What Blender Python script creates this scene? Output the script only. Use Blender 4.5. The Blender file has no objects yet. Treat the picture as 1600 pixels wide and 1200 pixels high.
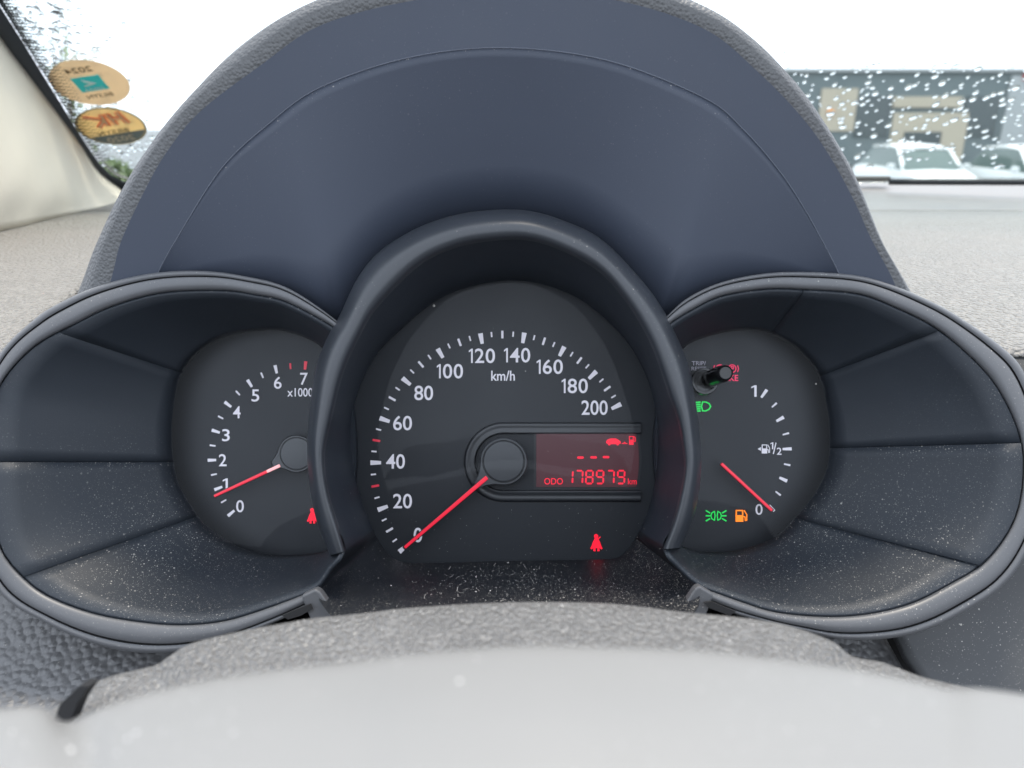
import bpy, bmesh, math, random
from mathutils import Vector, Matrix
random.seed(7)
S = bpy.context.scene
COL = S.collection

# ------------------------------------------------------------------ camera
F = 1202.0                      # focal length in photograph pixels (1600 wide)
D = 0.28                        # camera to speedometer face, metres
TILT = math.radians(18.4)       # the cluster leans back, the camera looks down on it
ORG = Vector((0, 0, 1.0))
AX = Vector((1, 0, 0)); AV = Vector((0, math.sin(TILT), math.cos(TILT))); AN = Vector((0, -math.cos(TILT), math.sin(TILT)))
CAMPOS = ORG + AN * D
cam = bpy.data.cameras.new('camera'); camo = bpy.data.objects.new('camera', cam); COL.objects.link(camo)
cam.sensor_width = 34.6; cam.lens = 34.6 * F / 1600.0
cam.clip_start = 0.005; cam.clip_end = 3000
camo.matrix_world = Matrix(((AX.x, AV.x, AN.x, CAMPOS.x), (AX.y, AV.y, AN.y, CAMPOS.y), (AX.z, AV.z, AN.z, CAMPOS.z), (0, 0, 0, 1)))
cam.dof.use_dof = True; cam.dof.focus_distance = 0.268
cam.dof.aperture_fstop = (cam.lens / 1000.0) / 0.0018
S.camera = camo

# ------------------------------------------------------------------ light
SUN_EL, SUN_AZ = math.radians(76), math.radians(25)     # azimuth from straight ahead (+Y) to the right
world = bpy.data.worlds.new('World'); S.world = world; world.use_nodes = True
wn = world.node_tree.nodes; wl = world.node_tree.links
bg = wn['Background']; bg.inputs[0].default_value = (.86, .94, 1.06, 1); bg.inputs[1].default_value = 1.0      # even bright cloud cover
sun = bpy.data.lights.new('sun', 'SUN'); suno = bpy.data.objects.new('sun', sun); COL.objects.link(suno)
sun.energy = 1.5; sun.angle = math.radians(12); sun.color = (1.0, 0.90, 0.76)
sd = Vector((math.cos(SUN_EL) * math.sin(SUN_AZ), math.cos(SUN_EL) * math.cos(SUN_AZ), math.sin(SUN_EL)))
suno.rotation_euler = sd.to_track_quat('Z', 'Y').to_euler(); suno.location = (0, 0, 8)
S.view_settings.view_transform = 'Standard'; S.view_settings.look = 'None'
S.view_settings.exposure = 1.25; S.view_settings.gamma = 1.0; S.view_settings.use_curve_mapping = False
S.render.engine = 'CYCLES'
S.cycles.max_bounces = 12; S.cycles.transparent_max_bounces = 16; S.cycles.transmission_bounces = 8

# ------------------------------------------------------------------ helpers
def P(px, py, d):
    """a measured photo position at a chosen real depth d (metres along the view axis)"""
    return ORG + AX * ((px - 800) / F * d) + AV * ((600 - py) / F * d) + AN * (D - d)
GY0, GZ0, GS = 0.584, 1.038, math.tan(math.radians(32))    # windscreen plane: base line and slope
GN = Vector((0, math.sin(math.radians(32)), math.cos(math.radians(32))))   # outward normal
GU = Vector((0, -math.cos(math.radians(32)), math.sin(math.radians(32))))  # up-slope
GP = Vector((0, GY0, GZ0))
GK = 0.26                                                  # the glass bends back towards its sides
def G(px, py):
    r = P(px, py, 1.0) - CAMPOS; p = CAMPOS; off = 0.0
    for _ in range(14):
        p = CAMPOS + r * ((GP - GN * off - CAMPOS).dot(GN) / r.dot(GN)); off = GK * p.x * p.x
    return p
def gframe(p):
    u = (AX - GN * (2 * GK * p.x)).normalized(); return u, GU, GU.cross(u).normalized() * -1.0 if GU.cross(u).dot(GN) < 0 else GU.cross(u).normalized()
def at_y(px, py, y):
    r = P(px, py, 1.0) - CAMPOS
    return CAMPOS + r * ((y - CAMPOS.y) / r.y)

def tag(o, label=None, cat=None, group=None, kind=None):
    if label: o['label'] = label
    if cat: o['category'] = cat
    if group: o['group'] = group
    if kind: o['kind'] = kind
    return o
def empty(name, loc):
    o = bpy.data.objects.new(name, None); COL.objects.link(o); o.location = loc; o.empty_display_size = 0.02
    o['_wl'] = list(loc); return o
def base_of(parent):
    return Vector(parent['_wl']) if parent is not None else Vector((0, 0, 0))
def mesh_obj(name, verts, faces, mat, parent=None, smooth=True, origin=None, auto=None):
    b = base_of(parent)
    if parent is None and origin is not None: b = Vector(origin)
    me = bpy.data.meshes.new(name); me.from_pydata([tuple(Vector(v) - b) for v in verts], [], faces)
    bm = bmesh.new(); bm.from_mesh(me); bmesh.ops.recalc_face_normals(bm, faces=bm.faces); bm.to_mesh(me); bm.free()
    me.polygons.foreach_set('use_smooth', [smooth] * len(me.polygons)); me.update()
    if auto is not None and smooth:
        me.set_sharp_from_angle(angle=math.radians(auto))
    o = bpy.data.objects.new(name, me); COL.objects.link(o)
    if mat: me.materials.append(mat)
    if parent is not None: o.parent = parent
    else: o.location = b
    o['_wl'] = list(b)
    return o
def solid(o, t, off=-1.0):
    m = o.modifiers.new('thickness', 'SOLIDIFY'); m.thickness = t; m.offset = off; return o
def catmull(pts, n, closed=False):
    """dense Catmull-Rom then resample to n points by arc length"""
    pts = [Vector(p) for p in pts]; k = len(pts); out = []
    segs = k if closed else k - 1
    for i in range(segs):
        if closed: p0, p1, p2, p3 = pts[i - 1], pts[i], pts[(i + 1) % k], pts[(i + 2) % k]
        else:
            p1, p2 = pts[i], pts[i + 1]
            p0 = pts[i - 1] if i else p1 * 2 - p2
            p3 = pts[i + 2] if i + 2 < k else p2 * 2 - p1
        for j in range(12):
            t = j / 12
            out.append(0.5 * ((2 * p1) + (p2 - p0) * t + (2 * p0 - 5 * p1 + 4 * p2 - p3) * t * t + (3 * p1 - p0 - 3 * p2 + p3) * t ** 3))
    out.append(pts[0] if closed else pts[-1])
    L = [0.0]
    for a, b in zip(out, out[1:]): L.append(L[-1] + (b - a).length)
    res = []; j = 0; m = n if closed else n - 1
    for i in range(n):
        s = L[-1] * i / m
        while j < len(L) - 2 and L[j + 1] < s: j += 1
        f = (s - L[j]) / max(1e-9, L[j + 1] - L[j]); res.append(out[j].lerp(out[j + 1], f))
    return res
def polar(pts, c, n, closed=True):
    """resample a closed star-shaped outline at n even angles about c"""
    d = catmull(pts, 720, True); ang = []
    for p in d: ang.append(math.atan2(-(p.y - c[1]), p.x - c[0]))
    res = []
    for i in range(n):
        a = -math.pi + 2 * math.pi * i / n
        best = min(range(len(d)), key=lambda k: abs((ang[k] - a + math.pi) % (2 * math.pi) - math.pi))
        res.append(d[best].copy())
    return res
def loft_faces(rows, cols, closed):
    f = []
    for r in range(rows - 1):
        for c in range(cols if closed else cols - 1):
            a = r * cols + c; b = r * cols + (c + 1) % cols
            f.append((a, b, b + cols, a + cols))
    return f
def loft(name, curves, mat, parent=None, closed=False, smooth=True, auto=None, **k):
    """curves: rows of world points"""
    v = [p for c in curves for p in c]
    return mesh_obj(name, v, loft_faces(len(curves), len(curves[0]), closed), mat, parent, smooth, auto=auto, **k)
def W3(row): return [P(p.x, p.y, p.z) for p in row]
def lerp(a, b, t): return a + (b - a) * t
def prism(name, polys, d, thick, mat, parent=None, smooth=False, fn=None):
    """flat outlines (photo pixels, counter-clockwise or not) made into slabs of real thickness facing the driver"""
    v = []; f = []
    for poly in polys:
        b = len(v); n = len(poly)
        for (x, y) in poly: v.append(P(x, y, d))
        for (x, y) in poly: v.append(P(x, y, d) - AN * thick)
        f.append(tuple(range(b, b + n))); f.append(tuple(reversed(range(b + n, b + 2 * n))))
        for i in range(n): f.append((b + i, b + (i + 1) % n, b + n + (i + 1) % n, b + n + i))
    return mesh_obj(name, v, f, mat, parent, smooth)
def circ(cx, cy, r, n=24, a0=0, a1=360, ry=None):
    ry = r if ry is None else ry
    m = n if a1 - a0 >= 360 else n - 1
    return [(cx + r * math.cos(math.radians(a0 + (a1 - a0) * i / m)), cy - ry * math.sin(math.radians(a0 + (a1 - a0) * i / m))) for i in range(n)]
def stroke(pts, w):
    """quads along a polyline"""
    q = []
    for (x0, y0), (x1, y1) in zip(pts, pts[1:]):
        L = math.hypot(x1 - x0, y1 - y0) or 1; dx, dy = (x1 - x0) / L, (y1 - y0) / L
        ex, ey = dx * w * 0.25, dy * w * 0.25; nx, ny = -dy * w / 2, dx * w / 2
        q.append([(x0 - ex + nx, y0 - ey + ny), (x1 + ex + nx, y1 + ey + ny), (x1 + ex - nx, y1 + ey - ny), (x0 - ex - nx, y0 - ey - ny)])
    return q
def text_geo(s, bold=0.0):
    cu = bpy.data.curves.new('t', 'FONT'); cu.body = s; cu.size = 1; cu.resolution_u = 4; cu.offset = bold
    o = bpy.data.objects.new('t', cu); COL.objects.link(o); bpy.context.view_layer.update()
    dg = bpy.context.evaluated_depsgraph_get(); me = bpy.data.meshes.new_from_object(o.evaluated_get(dg))
    v = [x.co.copy() for x in me.vertices]; f = [tuple(p.vertices) for p in me.polygons]
    bpy.data.objects.remove(o); bpy.data.curves.remove(cu); bpy.data.meshes.remove(me)
    x0 = min(a.x for a in v); x1 = max(a.x for a in v); y0 = min(a.y for a in v); y1 = max(a.y for a in v)
    return v, f, (x0, x1, y0, y1)
ONE = [(.20, 0), (.33, 0), (.33, 1), (.22, 1), (.03, .86), (.03, .74), (.20, .84)]
_text_plain = text_geo
def text_geo(s, bold=0.0):
    if '1' not in s or not s.isdigit(): return _text_plain(s, bold)
    v = []; f = []; x = 0.0
    _, _, (zx0, zx1, zy0, zy1) = _text_plain('0', bold); H = zy1 - zy0; gap = .10 * H
    for ch in s:
        if ch == '1':
            b = len(v); v += [Vector((x + (.02 + px_ * .9) * H, zy0 + (py_ * .97 + .015) * H, 0)) for px_, py_ in ONE]; f += [(b, b + 1, b + 2, b + 6), (b + 2, b + 3, b + 4, b + 5, b + 6)]; x += .36 * H + gap
        else:
            a, g_, (x0, x1, y0, y1) = _text_plain(ch, bold); b = len(v)
            v += [Vector((q.x - x0 + x, q.y, 0)) for q in a]; f += [tuple(b + i for i in t) for t in g_]; x += (x1 - x0) + gap
    return v, f, (min(a.x for a in v), max(a.x for a in v), min(a.y for a in v), max(a.y for a in v))
def text(name, s, px, py, d, h, mat, parent, w=None, bold=0.01, lift=0.0002, rot=0.0):
    v, f, (x0, x1, y0, y1) = text_geo(s, bold)
    sy = h / (y1 - y0); sx = sy * 0.9 if w is None else w / (x1 - x0)
    cx, cy = (x0 + x1) / 2, (y0 + y1) / 2; out = []
    for a in v:
        X, Y = (a.x - cx) * sx, (a.y - cy) * sy
        X, Y = X * math.cos(rot) - Y * math.sin(rot), X * math.sin(rot) + Y * math.cos(rot)
        out.append(P(px + X, py - Y, d - lift))
    return mesh_obj(name, out, f, mat, parent, False)

# ------------------------------------------------------------------ materials
def newmat(name):
    m = bpy.data.materials.new(name); m.use_nodes = True
    return m, m.node_tree.nodes, m.node_tree.links, m.node_tree.nodes['Principled BSDF']
def plain(name, col, rough=0.5, emit=None, es=0.0, metal=0.0, spec=0.5):
    m, n, l, b = newmat(name)
    b.inputs['Base Color'].default_value = (*col, 1); b.inputs['Roughness'].default_value = rough
    b.inputs['Metallic'].default_value = metal; b.inputs['Specular IOR Level'].default_value = spec
    if emit: b.inputs['Emission Color'].default_value = (*emit, 1); b.inputs['Emission Strength'].default_value = es
    return m
def plastic(name, col, rough=0.5, dust=0.0, fine=2500, bump=0.05, grain=None, grain_depth=0.0004, grain_bump=0.6, spec=0.5, mottle=0.15, dustcol=(.55, .52, .47), up_only=True, dscale=1.0):
    m, n, l, b = newmat(name)
    tc = n.new('ShaderNodeTexCoord'); co = tc.outputs['Object']
    b.inputs['Roughness'].default_value = rough; b.inputs['Specular IOR Level'].default_value = spec
    nz = n.new('ShaderNodeTexNoise'); nz.inputs['Scale'].default_value = 60; nz.inputs['Detail'].default_value = 6; l.new(co, nz.inputs['Vector'])
    mr = n.new('ShaderNodeMapRange'); l.new(nz.outputs['Fac'], mr.inputs['Value']); mr.inputs['To Min'].default_value = 1 - mottle; mr.inputs['To Max'].default_value = 1 + mottle
    mc = n.new('ShaderNodeMix'); mc.data_type = 'RGBA'; mc.blend_type = 'MULTIPLY'; mc.inputs['Factor'].default_value = 1
    mc.inputs['A'].default_value = (*col, 1); l.new(mr.outputs[0], mc.inputs['B'])
    colour = mc.outputs['Result']
    rr = n.new('ShaderNodeMapRange'); l.new(nz.outputs['Fac'], rr.inputs['Value']); rr.inputs['To Min'].default_value = rough - 0.08; rr.inputs['To Max'].default_value = rough + 0.08
    l.new(rr.outputs[0], b.inputs['Roughness'])
    if dust > 0:
        fac = None
        for sc, rad, amt in ((1500, 0.16, 1.0), (620, 0.10, 1.0), (3200, 0.17, 0.6)):
            vo = n.new('ShaderNodeTexVoronoi'); vo.inputs['Scale'].default_value = sc * dscale; l.new(co, vo.inputs['Vector'])
            # random size per speck
            sx = n.new('ShaderNodeSeparateColor'); l.new(vo.outputs['Color'], sx.inputs[0])
            mu = n.new('ShaderNodeMath'); mu.operation = 'POWER'; l.new(sx.outputs[0], mu.inputs[0]); mu.inputs[1].default_value = 1.5 / max(dust, .05)
            th = n.new('ShaderNodeMath'); th.operation = 'MULTIPLY'; l.new(mu.outputs[0], th.inputs[0]); th.inputs[1].default_value = rad * 2.2
            lt = n.new('ShaderNodeMath'); lt.operation = 'LESS_THAN'; l.new(vo.outputs['Distance'], lt.inputs[0]); l.new(th.outputs[0], lt.inputs[1])
            am = n.new('ShaderNodeMath'); am.operation = 'MULTIPLY'; l.new(lt.outputs[0], am.inputs[0]); l.new(sx.outputs[1], am.inputs[1])
            if fac is None: fac = am.outputs[0]
            else:
                mx = n.new('ShaderNodeMath'); mx.operation = 'MAXIMUM'; l.new(fac, mx.inputs[0]); l.new(am.outputs[0], mx.inputs[1]); fac = mx.outputs[0]
        pn = n.new('ShaderNodeTexNoise'); pn.inputs['Scale'].default_value = 22; pn.inputs['Detail'].default_value = 3; l.new(co, pn.inputs['Vector'])
        pr = n.new('ShaderNodeMapRange'); l.new(pn.outputs['Fac'], pr.inputs['Value']); pr.inputs['From Min'].default_value = 0.35; pr.inputs['From Max'].default_value = 0.7
        pm = n.new('ShaderNodeMath'); pm.operation = 'MULTIPLY'; l.new(fac, pm.inputs[0]); l.new(pr.outputs[0], pm.inputs[1]); fac = pm.outputs[0]
        if up_only:
            ge = n.new('ShaderNodeNewGeometry'); sp = n.new('ShaderNodeSeparateXYZ'); l.new(ge.outputs['Normal'], sp.inputs[0])
            ur = n.new('ShaderNodeMapRange'); l.new(sp.outputs['Z'], ur.inputs['Value']); ur.inputs['From Min'].default_value = 0.15; ur.inputs['From Max'].default_value = 0.75; ur.inputs['To Min'].default_value = 0.08
            um = n.new('ShaderNodeMath'); um.operation = 'MULTIPLY'; l.new(fac, um.inputs[0]); l.new(ur.outputs[0], um.inputs[1]); fac = um.outputs[0]
        md = n.new('ShaderNodeMix'); md.data_type = 'RGBA'; l.new(fac, md.inputs['Factor']); l.new(colour, md.inputs['A']); md.inputs['B'].default_value = (*dustcol, 1)
        colour = md.outputs['Result']
    l.new(colour, b.inputs['Base Color'])
    if grain:
        vo = n.new('ShaderNodeTexVoronoi'); vo.inputs['Scale'].default_value = grain; vo.feature = 'SMOOTH_F1'; vo.inputs['Smoothness'].default_value = 0.35
        dn = n.new('ShaderNodeTexNoise'); dn.inputs['Scale'].default_value = grain * 0.9; l.new(co, dn.inputs['Vector'])
        va = n.new('ShaderNodeVectorMath'); va.operation = 'MULTIPLY_ADD'; l.new(dn.outputs['Color'], va.inputs[0]); va.inputs[1].default_value = (0.35 / grain,) * 3; l.new(co, va.inputs[2])
        l.new(va.outputs[0], vo.inputs['Vector'])
        bu = n.new('ShaderNodeBump'); bu.invert = True; bu.inputs['Strength'].default_value = grain_bump; bu.inputs['Distance'].default_value = grain_depth
        l.new(vo.outputs['Distance'], bu.inputs['Height']); l.new(bu.outputs[0], b.inputs['Normal'])
    elif bump:
        fn = n.new('ShaderNodeTexNoise'); fn.inputs['Scale'].default_value = fine; fn.inputs['Detail'].default_value = 2; l.new(co, fn.inputs['Vector'])
        bu = n.new('ShaderNodeBump'); bu.inputs['Strength'].default_value = bump; bu.inputs['Distance'].default_value = 0.0003
        l.new(fn.outputs['Fac'], bu.inputs['Height']); l.new(bu.outputs[0], b.inputs['Normal'])
    return m
def thin_glass(name, tint=(1, 1, 1), rough=0.0, ior=1.45):
    m = bpy.data.materials.new(name); m.use_nodes = True; n = m.node_tree.nodes; l = m.node_tree.links
    n.remove(n['Principled BSDF']); t = n.new('ShaderNodeBsdfTransparent'); t.inputs[0].default_value = (*tint, 1)
    g = n.new('ShaderNodeBsdfGlossy'); g.inputs['Roughness'].default_value = rough
    lw = n.new('ShaderNodeLayerWeight'); lw.inputs['Blend'].default_value = .5
    pw = n.new('ShaderNodeMath'); pw.operation = 'POWER'; l.new(lw.outputs['Facing'], pw.inputs[0]); pw.inputs[1].default_value = 5.0
    fr = n.new('ShaderNodeMapRange'); l.new(pw.outputs[0], fr.inputs['Value']); fr.inputs['To Min'].default_value = ((ior - 1) / (ior + 1)) ** 2; fr.inputs['To Max'].default_value = 1.0
    mx = n.new('ShaderNodeMixShader'); l.new(fr.outputs[0], mx.inputs[0]); l.new(t.outputs[0], mx.inputs[1]); l.new(g.outputs[0], mx.inputs[2])
    l.new(mx.outputs[0], n['Material Output'].inputs['Surface']); return m

M = {}
M['hood_in'] = plastic('hood_inner_plastic', (.036, .045, .067), .58, dust=.2, bump=.06, mottle=.05)
M['leather'] = plastic('grained_dash_skin', (.14, .135, .125), .52, grain=1050, grain_depth=.0005, grain_bump=.6, mottle=.1)
M['pad'] = plastic('grained_dash_pad', (.205, .190, .170), .45, grain=560, grain_depth=.0024, grain_bump=.9, mottle=.12)
M['lip'] = plastic('grained_hood_lip', (.088, .090, .093), .5, grain=1000, grain_depth=.0006, grain_bump=.6, mottle=.1)
M['pebble'] = plastic('pebble_grain_plastic', (.098, .098, .10), .45, grain=430, grain_depth=.0012, grain_bump=.8, dust=.1, mottle=.1)
M['bezel'] = plastic('satin_black_bezel', (.026, .030, .037), .33, dust=.12, bump=.04)
M['rim'] = plastic('grey_rim_plastic', (.082, .084, .09), .42, dust=.25, bump=.05)
M['wall'] = plastic('matte_shroud_plastic', (.0175, .0225, .030), .55, spec=.4, dustcol=(.42, .40, .37), dust=.62, bump=.10)
M['floor'] = plastic('dusty_shroud_floor', (.008, .010, .014), .5, spec=.4, dust=1.3, bump=.10)
M['cone'] = plastic('matte_cone_plastic', (.015, .021, .031), .5, bump=.08)
M['gap'] = plain('joint_shadow_black', (.008, .008, .009), .8)
M['dial'] = plastic('printed_dial_black', (.0095, .012, .0165), .6, bump=.0, mottle=.05)
M['dial_ring'] = plastic('dial_rim_black', (.016, .018, .022), .45, bump=.03)
M['white'] = plain('backlit_white_print', (.62, .60, .64), .5, (.80, .76, .86), .09)
M['redprint'] = plain('backlit_red_print', (.5, .03, .05), .5, (.9, .03, .08), .12)
M['pointer'] = plain('lit_red_pointer', (.5, .012, .03), .35, (1.0, .02, .06), .22)
M['pointer_pale'] = plain('lit_pale_pointer', (.8, .4, .4), .35, (1.0, .45, .45), .25)
M['pointer_dark'] = plain('pointer_side_black', (.02, .02, .022), .5)
M['knob'] = plastic('pointer_cap_grey', (.045, .048, .053), .45, bump=.02)
M['red'] = plain('lit_red_symbol', (.5, .01, .02), .5, (1.0, .003, .03), .42)
M['lcdred'] = plain('lit_red_display', (.5, .01, .02), .5, (1.0, .01, .05), .36)
M['green'] = plain('lit_green_symbol', (.02, .4, .08), .5, (.0, .85, .09), .25)
M['amber'] = plain('lit_amber_symbol', (.5, .2, .01), .5, (1.0, .18, .0), .42)
M['lcd'] = plain('lit_display_ground', (.025, .010, .012), .45, (.075, .014, .022), .25)
M['lens'] = thin_glass('clear_cluster_lens', (.96, .97, .98), .0, 1.2)
M['stem'] = plain('gloss_black_stem', (.01, .01, .011), .12)
M['column'] = plastic('coarse_grain_cover', (.155, .152, .148), .42, grain=900, grain_depth=.0013, grain_bump=1.0, dust=.8, up_only=False, dscale=.5)  # pale dust specks also stand in for glints off the grain
M['hub'] = plastic('sheen_pale_wheel_plastic', (.19, .187, .18), .5, dust=.12, bump=.05, up_only=False, mottle=.04, dustcol=(.9, .9, .88))  # grazing sheen of the dark plastic is put into this pale base colour
M['darkpanel'] = plastic('dark_lower_panel', (.032, .034, .037), .55, dust=.2, bump=.1, up_only=False)
M['cream'] = plastic('cream_pillar_cloth', (.60, .545, .45), .8, mottle=.04, bump=.5, fine=1600, spec=.2)
M['rubber'] = plain('black_glass_edge', (.02, .025, .03), .5)
M['glass'] = thin_glass('windscreen_glass', (.93, .96, .95), .0, 1.3)
def water():
    m, n, l, b = newmat('rain_water'); b.inputs['Base Color'].default_value = (1, 1, 1, 1); b.inputs['Roughness'].default_value = 0.0
    b.inputs['IOR'].default_value = 1.33; b.inputs['Transmission Weight'].default_value = 1.0; return m
M['water'] = water()

# ================================================================== outside, seen through the windscreen
GZ = -0.80      # the car park lies lower than the cabin floor suggests
def asphalt():
    m, n, l, b = newmat('wet_asphalt'); nz = n.new('ShaderNodeTexNoise'); nz.inputs['Scale'].default_value = 3; nz.inputs['Detail'].default_value = 8
    tc = n.new('ShaderNodeTexCoord'); l.new(tc.outputs['Object'], nz.inputs['Vector'])
    r = n.new('ShaderNodeValToRGB'); l.new(nz.outputs['Fac'], r.inputs[0]); r.color_ramp.elements[0].color = (.05, .05, .052, 1); r.color_ramp.elements[1].color = (.12, .12, .12, 1)
    l.new(r.outputs[0], b.inputs['Base Color']); b.inputs['Roughness'].default_value = .45; return m
M['asphalt'] = asphalt()
g = mesh_obj('ground', [(-900, -900, GZ), (900, -900, GZ), (900, 900, GZ), (-900, 900, GZ)], [(0, 1, 2, 3)], M['asphalt'])
tag(g, 'grey wet car park asphalt seen beyond the windscreen', kind='structure')
def box(name, c, s, mat, parent=None, rz=0.0, bev=0.0):
    v = []
    for z in (-.5, .5):
        for x, y in ((-.5, -.5), (.5, -.5), (.5, .5), (-.5, .5)):
            X, Y = x * s[0], y * s[1]
            v.append((c[0] + X * math.cos(rz) - Y * math.sin(rz), c[1] + X * math.sin(rz) + Y * math.cos(rz), c[2] + z * s[2]))
    o = mesh_obj(name, v, [(0, 3, 2, 1), (4, 5, 6, 7), (0, 1, 5, 4), (1, 2, 6, 5), (2, 3, 7, 6), (3, 0, 4, 7)], mat, parent, False)
    if bev: m = o.modifiers.new('bevel', 'BEVEL'); m.width = bev; m.segments = 2
    return o
M['facade'] = plastic('dark_slate_facade', (.15, .185, .19), .7, bump=0, mottle=.2)
M['beige'] = plastic('beige_facade', (.50, .44, .34), .7, bump=0)
M['palegrey'] = plastic('pale_grey_panel', (.40, .42, .42), .6, bump=0)
M['shopglass'] = plain('dark_shop_glass', (.07, .09, .095), .1)
M['redsign'] = plain('red_sign_paint', (.5, .03, .03), .5)
M['orange'] = plain('orange_lamp', (.8, .3, .05), .5, (1, .35, .08), .15)
BY = 42.0
def brect(name, x0, x1, y0, y1, dy, mat, parent):
    a = at_y(x0, y0, BY); b = at_y(x1, y1, BY)
    return box(name, ((a.x + b.x) / 2, BY - dy / 2, (a.z + b.z) / 2), (abs(b.x - a.x), dy, abs(a.z - b.z)), mat, parent)
a = at_y(1232, 112, BY); e = at_y(1800, 112, BY)
bld = empty('shop_building', ((a.x + e.x) / 2, BY, GZ))
box('wall', ((a.x + e.x) / 2, BY + 5, (a.z + GZ) / 2), (e.x - a.x, 10, a.z - GZ), M['facade'], bld)
box('roof_parapet', ((a.x + e.x) / 2, BY + 5, a.z + .06), (e.x - a.x + .4, 10.4, .16), M['palegrey'], bld)
brect('wall_panel', 1284, 1332, 138, 205, .08, M['beige'], bld)
brect('wall_panel', 1396, 1500, 176, 252, .08, M['beige'], bld)
brect('signboard', 1396, 1500, 151, 168, .15, M['beige'], bld)
brect('door', 1412, 1462, 206, 252, .14, M['shopglass'], bld)
brect('window', 1340, 1385, 150, 215, .05, M['shopglass'], bld)
brect('window', 1510, 1552, 150, 215, .05, M['shopglass'], bld)
brect('wall_panel', 1580, 1680, 118, 250, .12, M['palegrey'], bld)
brect('sign', 1597, 1640, 116, 126, .2, M['redsign'], bld)
brect('lamp', 1293, 1300, 172, 179, .25, M['orange'], bld)
tag(bld, 'low dark slate shop building with beige doorway panel across the car park', 'building')

M['carwhite'] = plain('white_car_paint', (.75, .77, .76), .25)
M['carglass'] = plain('car_window_glass', (.10, .14, .13), .08)
M['tyre'] = plain('car_tyre', (.02, .02, .02), .8)
M['lampglass'] = plain('headlamp_glass', (.6, .6, .6), .1)
def car(cx, cy, label):
    root = empty('parked_car', (cx, cy, 0)); L, Wd = 3.7, 1.65
    # cross sections along the length, front towards the camera (-Y): (y, half width, top z)
    sec = [(-1.85, .60, .62), (-1.7, .76, .78), (-1.0, .81, .94), (0, .825, .98), (1.2, .82, 1.0), (1.7, .77, .95), (1.85, .66, .8)]
    rows = []
    for y, hw, zt in sec:
        prof = [(-hw * .9, .22), (-hw, .42), (-hw, zt - .2), (-hw * .93, zt), (0, zt + .03), (hw * .93, zt), (hw, zt - .2), (hw, .42), (hw * .9, .22)]
        rows.append([Vector((cx + x, cy + y, z)) for x, z in prof])
    v = [p for r in rows for p in r]; f = loft_faces(len(rows), 9, True); f += [tuple(range(9)), tuple(range(len(v) - 9, len(v)))]
    mesh_obj('body', v, f, M['carwhite'], root, True, auto=40)
    cab = [(-1.0, .70, .95), (-.35, .62, 1.42), (.2, .60, 1.48), (.95, .60, 1.46), (1.65, .66, .98)]
    v = []; 
    for y, hw, z in cab: v += [Vector((cx - hw, cy + y, z)), Vector((cx + hw, cy + y, z))]
    v += [Vector((cx - .76, cy + y, .94)) for y in (-1.0, 1.65)] + [Vector((cx + .76, cy + y, .94)) for y in (-1.0, 1.65)]
    mesh_obj('windscreen', [v[0], v[1], v[3], v[2]], [(0, 1, 2, 3)], M['carglass'], root, False)
    mesh_obj('rear_window', [v[6], v[7], v[9], v[8]], [(0, 1, 2, 3)], M['carglass'], root, False)
    for s in (0, 1):
        mesh_obj('side_window', [v[0 + s], v[2 + s], v[4 + s], v[6 + s], v[8 + s]], [(0, 1, 2, 3, 4)], M['carglass'], root, False)
    rf = [Vector((cx + s * .61, cy + y, z + .015)) for y, z in ((-.40, 1.40), (.2, 1.49), (1.0, 1.46)) for s in (-1, 0, 1)]
    for i in (1, 4, 7): rf[i].z += .04
    solid(mesh_obj('roof', rf, loft_faces(3, 3, False), M['carwhite'], root, True), .05)
    for s in (-1, 1):
        p0 = Vector((cx + s * .71, cy - 1.0, .94)); p1 = Vector((cx + s * .62, cy - .38, 1.43)); q = Vector((s * .06, 0, 0)); u = Vector((0, .07, 0.02))
        mesh_obj('windscreen_pillar', [p0 - q, p0 + q * .5, p0 + u, p1 - q, p1 + q * .5, p1 + u], [(0, 1, 4, 3), (1, 2, 5, 4), (2, 0, 3, 5), (0, 2, 1), (3, 4, 5)], M['carwhite'], root, False)
        box('headlight', (cx + s * .58, cy - 1.72, .70), (.3, .16, .16), M['lampglass'], root, 0, .03)
        box('door_mirror', (cx + s * .90, cy - .75, 1.02), (.16, .10, .13), M['carwhite'], root, 0, .03)
        for y in (-1.15, 1.2):
            n = 20; v2 = []; f2 = []
            for k in range(n):
                aa = 2 * math.pi * k / n
                for xx in (.66, .84): v2.append((cx + s * xx, cy + y + .29 * math.cos(aa), .29 + .29 * math.sin(aa)))
            for k in range(n): f2.append((2 * k, 2 * k + 1, (2 * k + 3) % (2 * n), (2 * k + 2) % (2 * n)))
            f2.append(tuple(range(0, 2 * n, 2))); f2.append(tuple(range(1, 2 * n, 2)))
            mesh_obj('wheel', v2, f2, M['tyre'], root, True, auto=40)
    box('grille', (cx, cy - 1.82, .52), (.8, .1, .16), M['tyre'], root)
    box('number_plate', (cx, cy - 1.875, .42), (.5, .02, .11), M['lampglass'], root)
    root.location.z = GZ; tag(root, label, 'car', 'white cars parked by the shop'); return root
p = at_y(1428, 250, 19.5); car(p.x, 19.5, 'white hatchback parked before the beige doorway of the shop')
p = at_y(1618, 250, 18.0); car(p.x, 18.0, 'white hatchback parked before the pale grey end of the shop')

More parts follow.
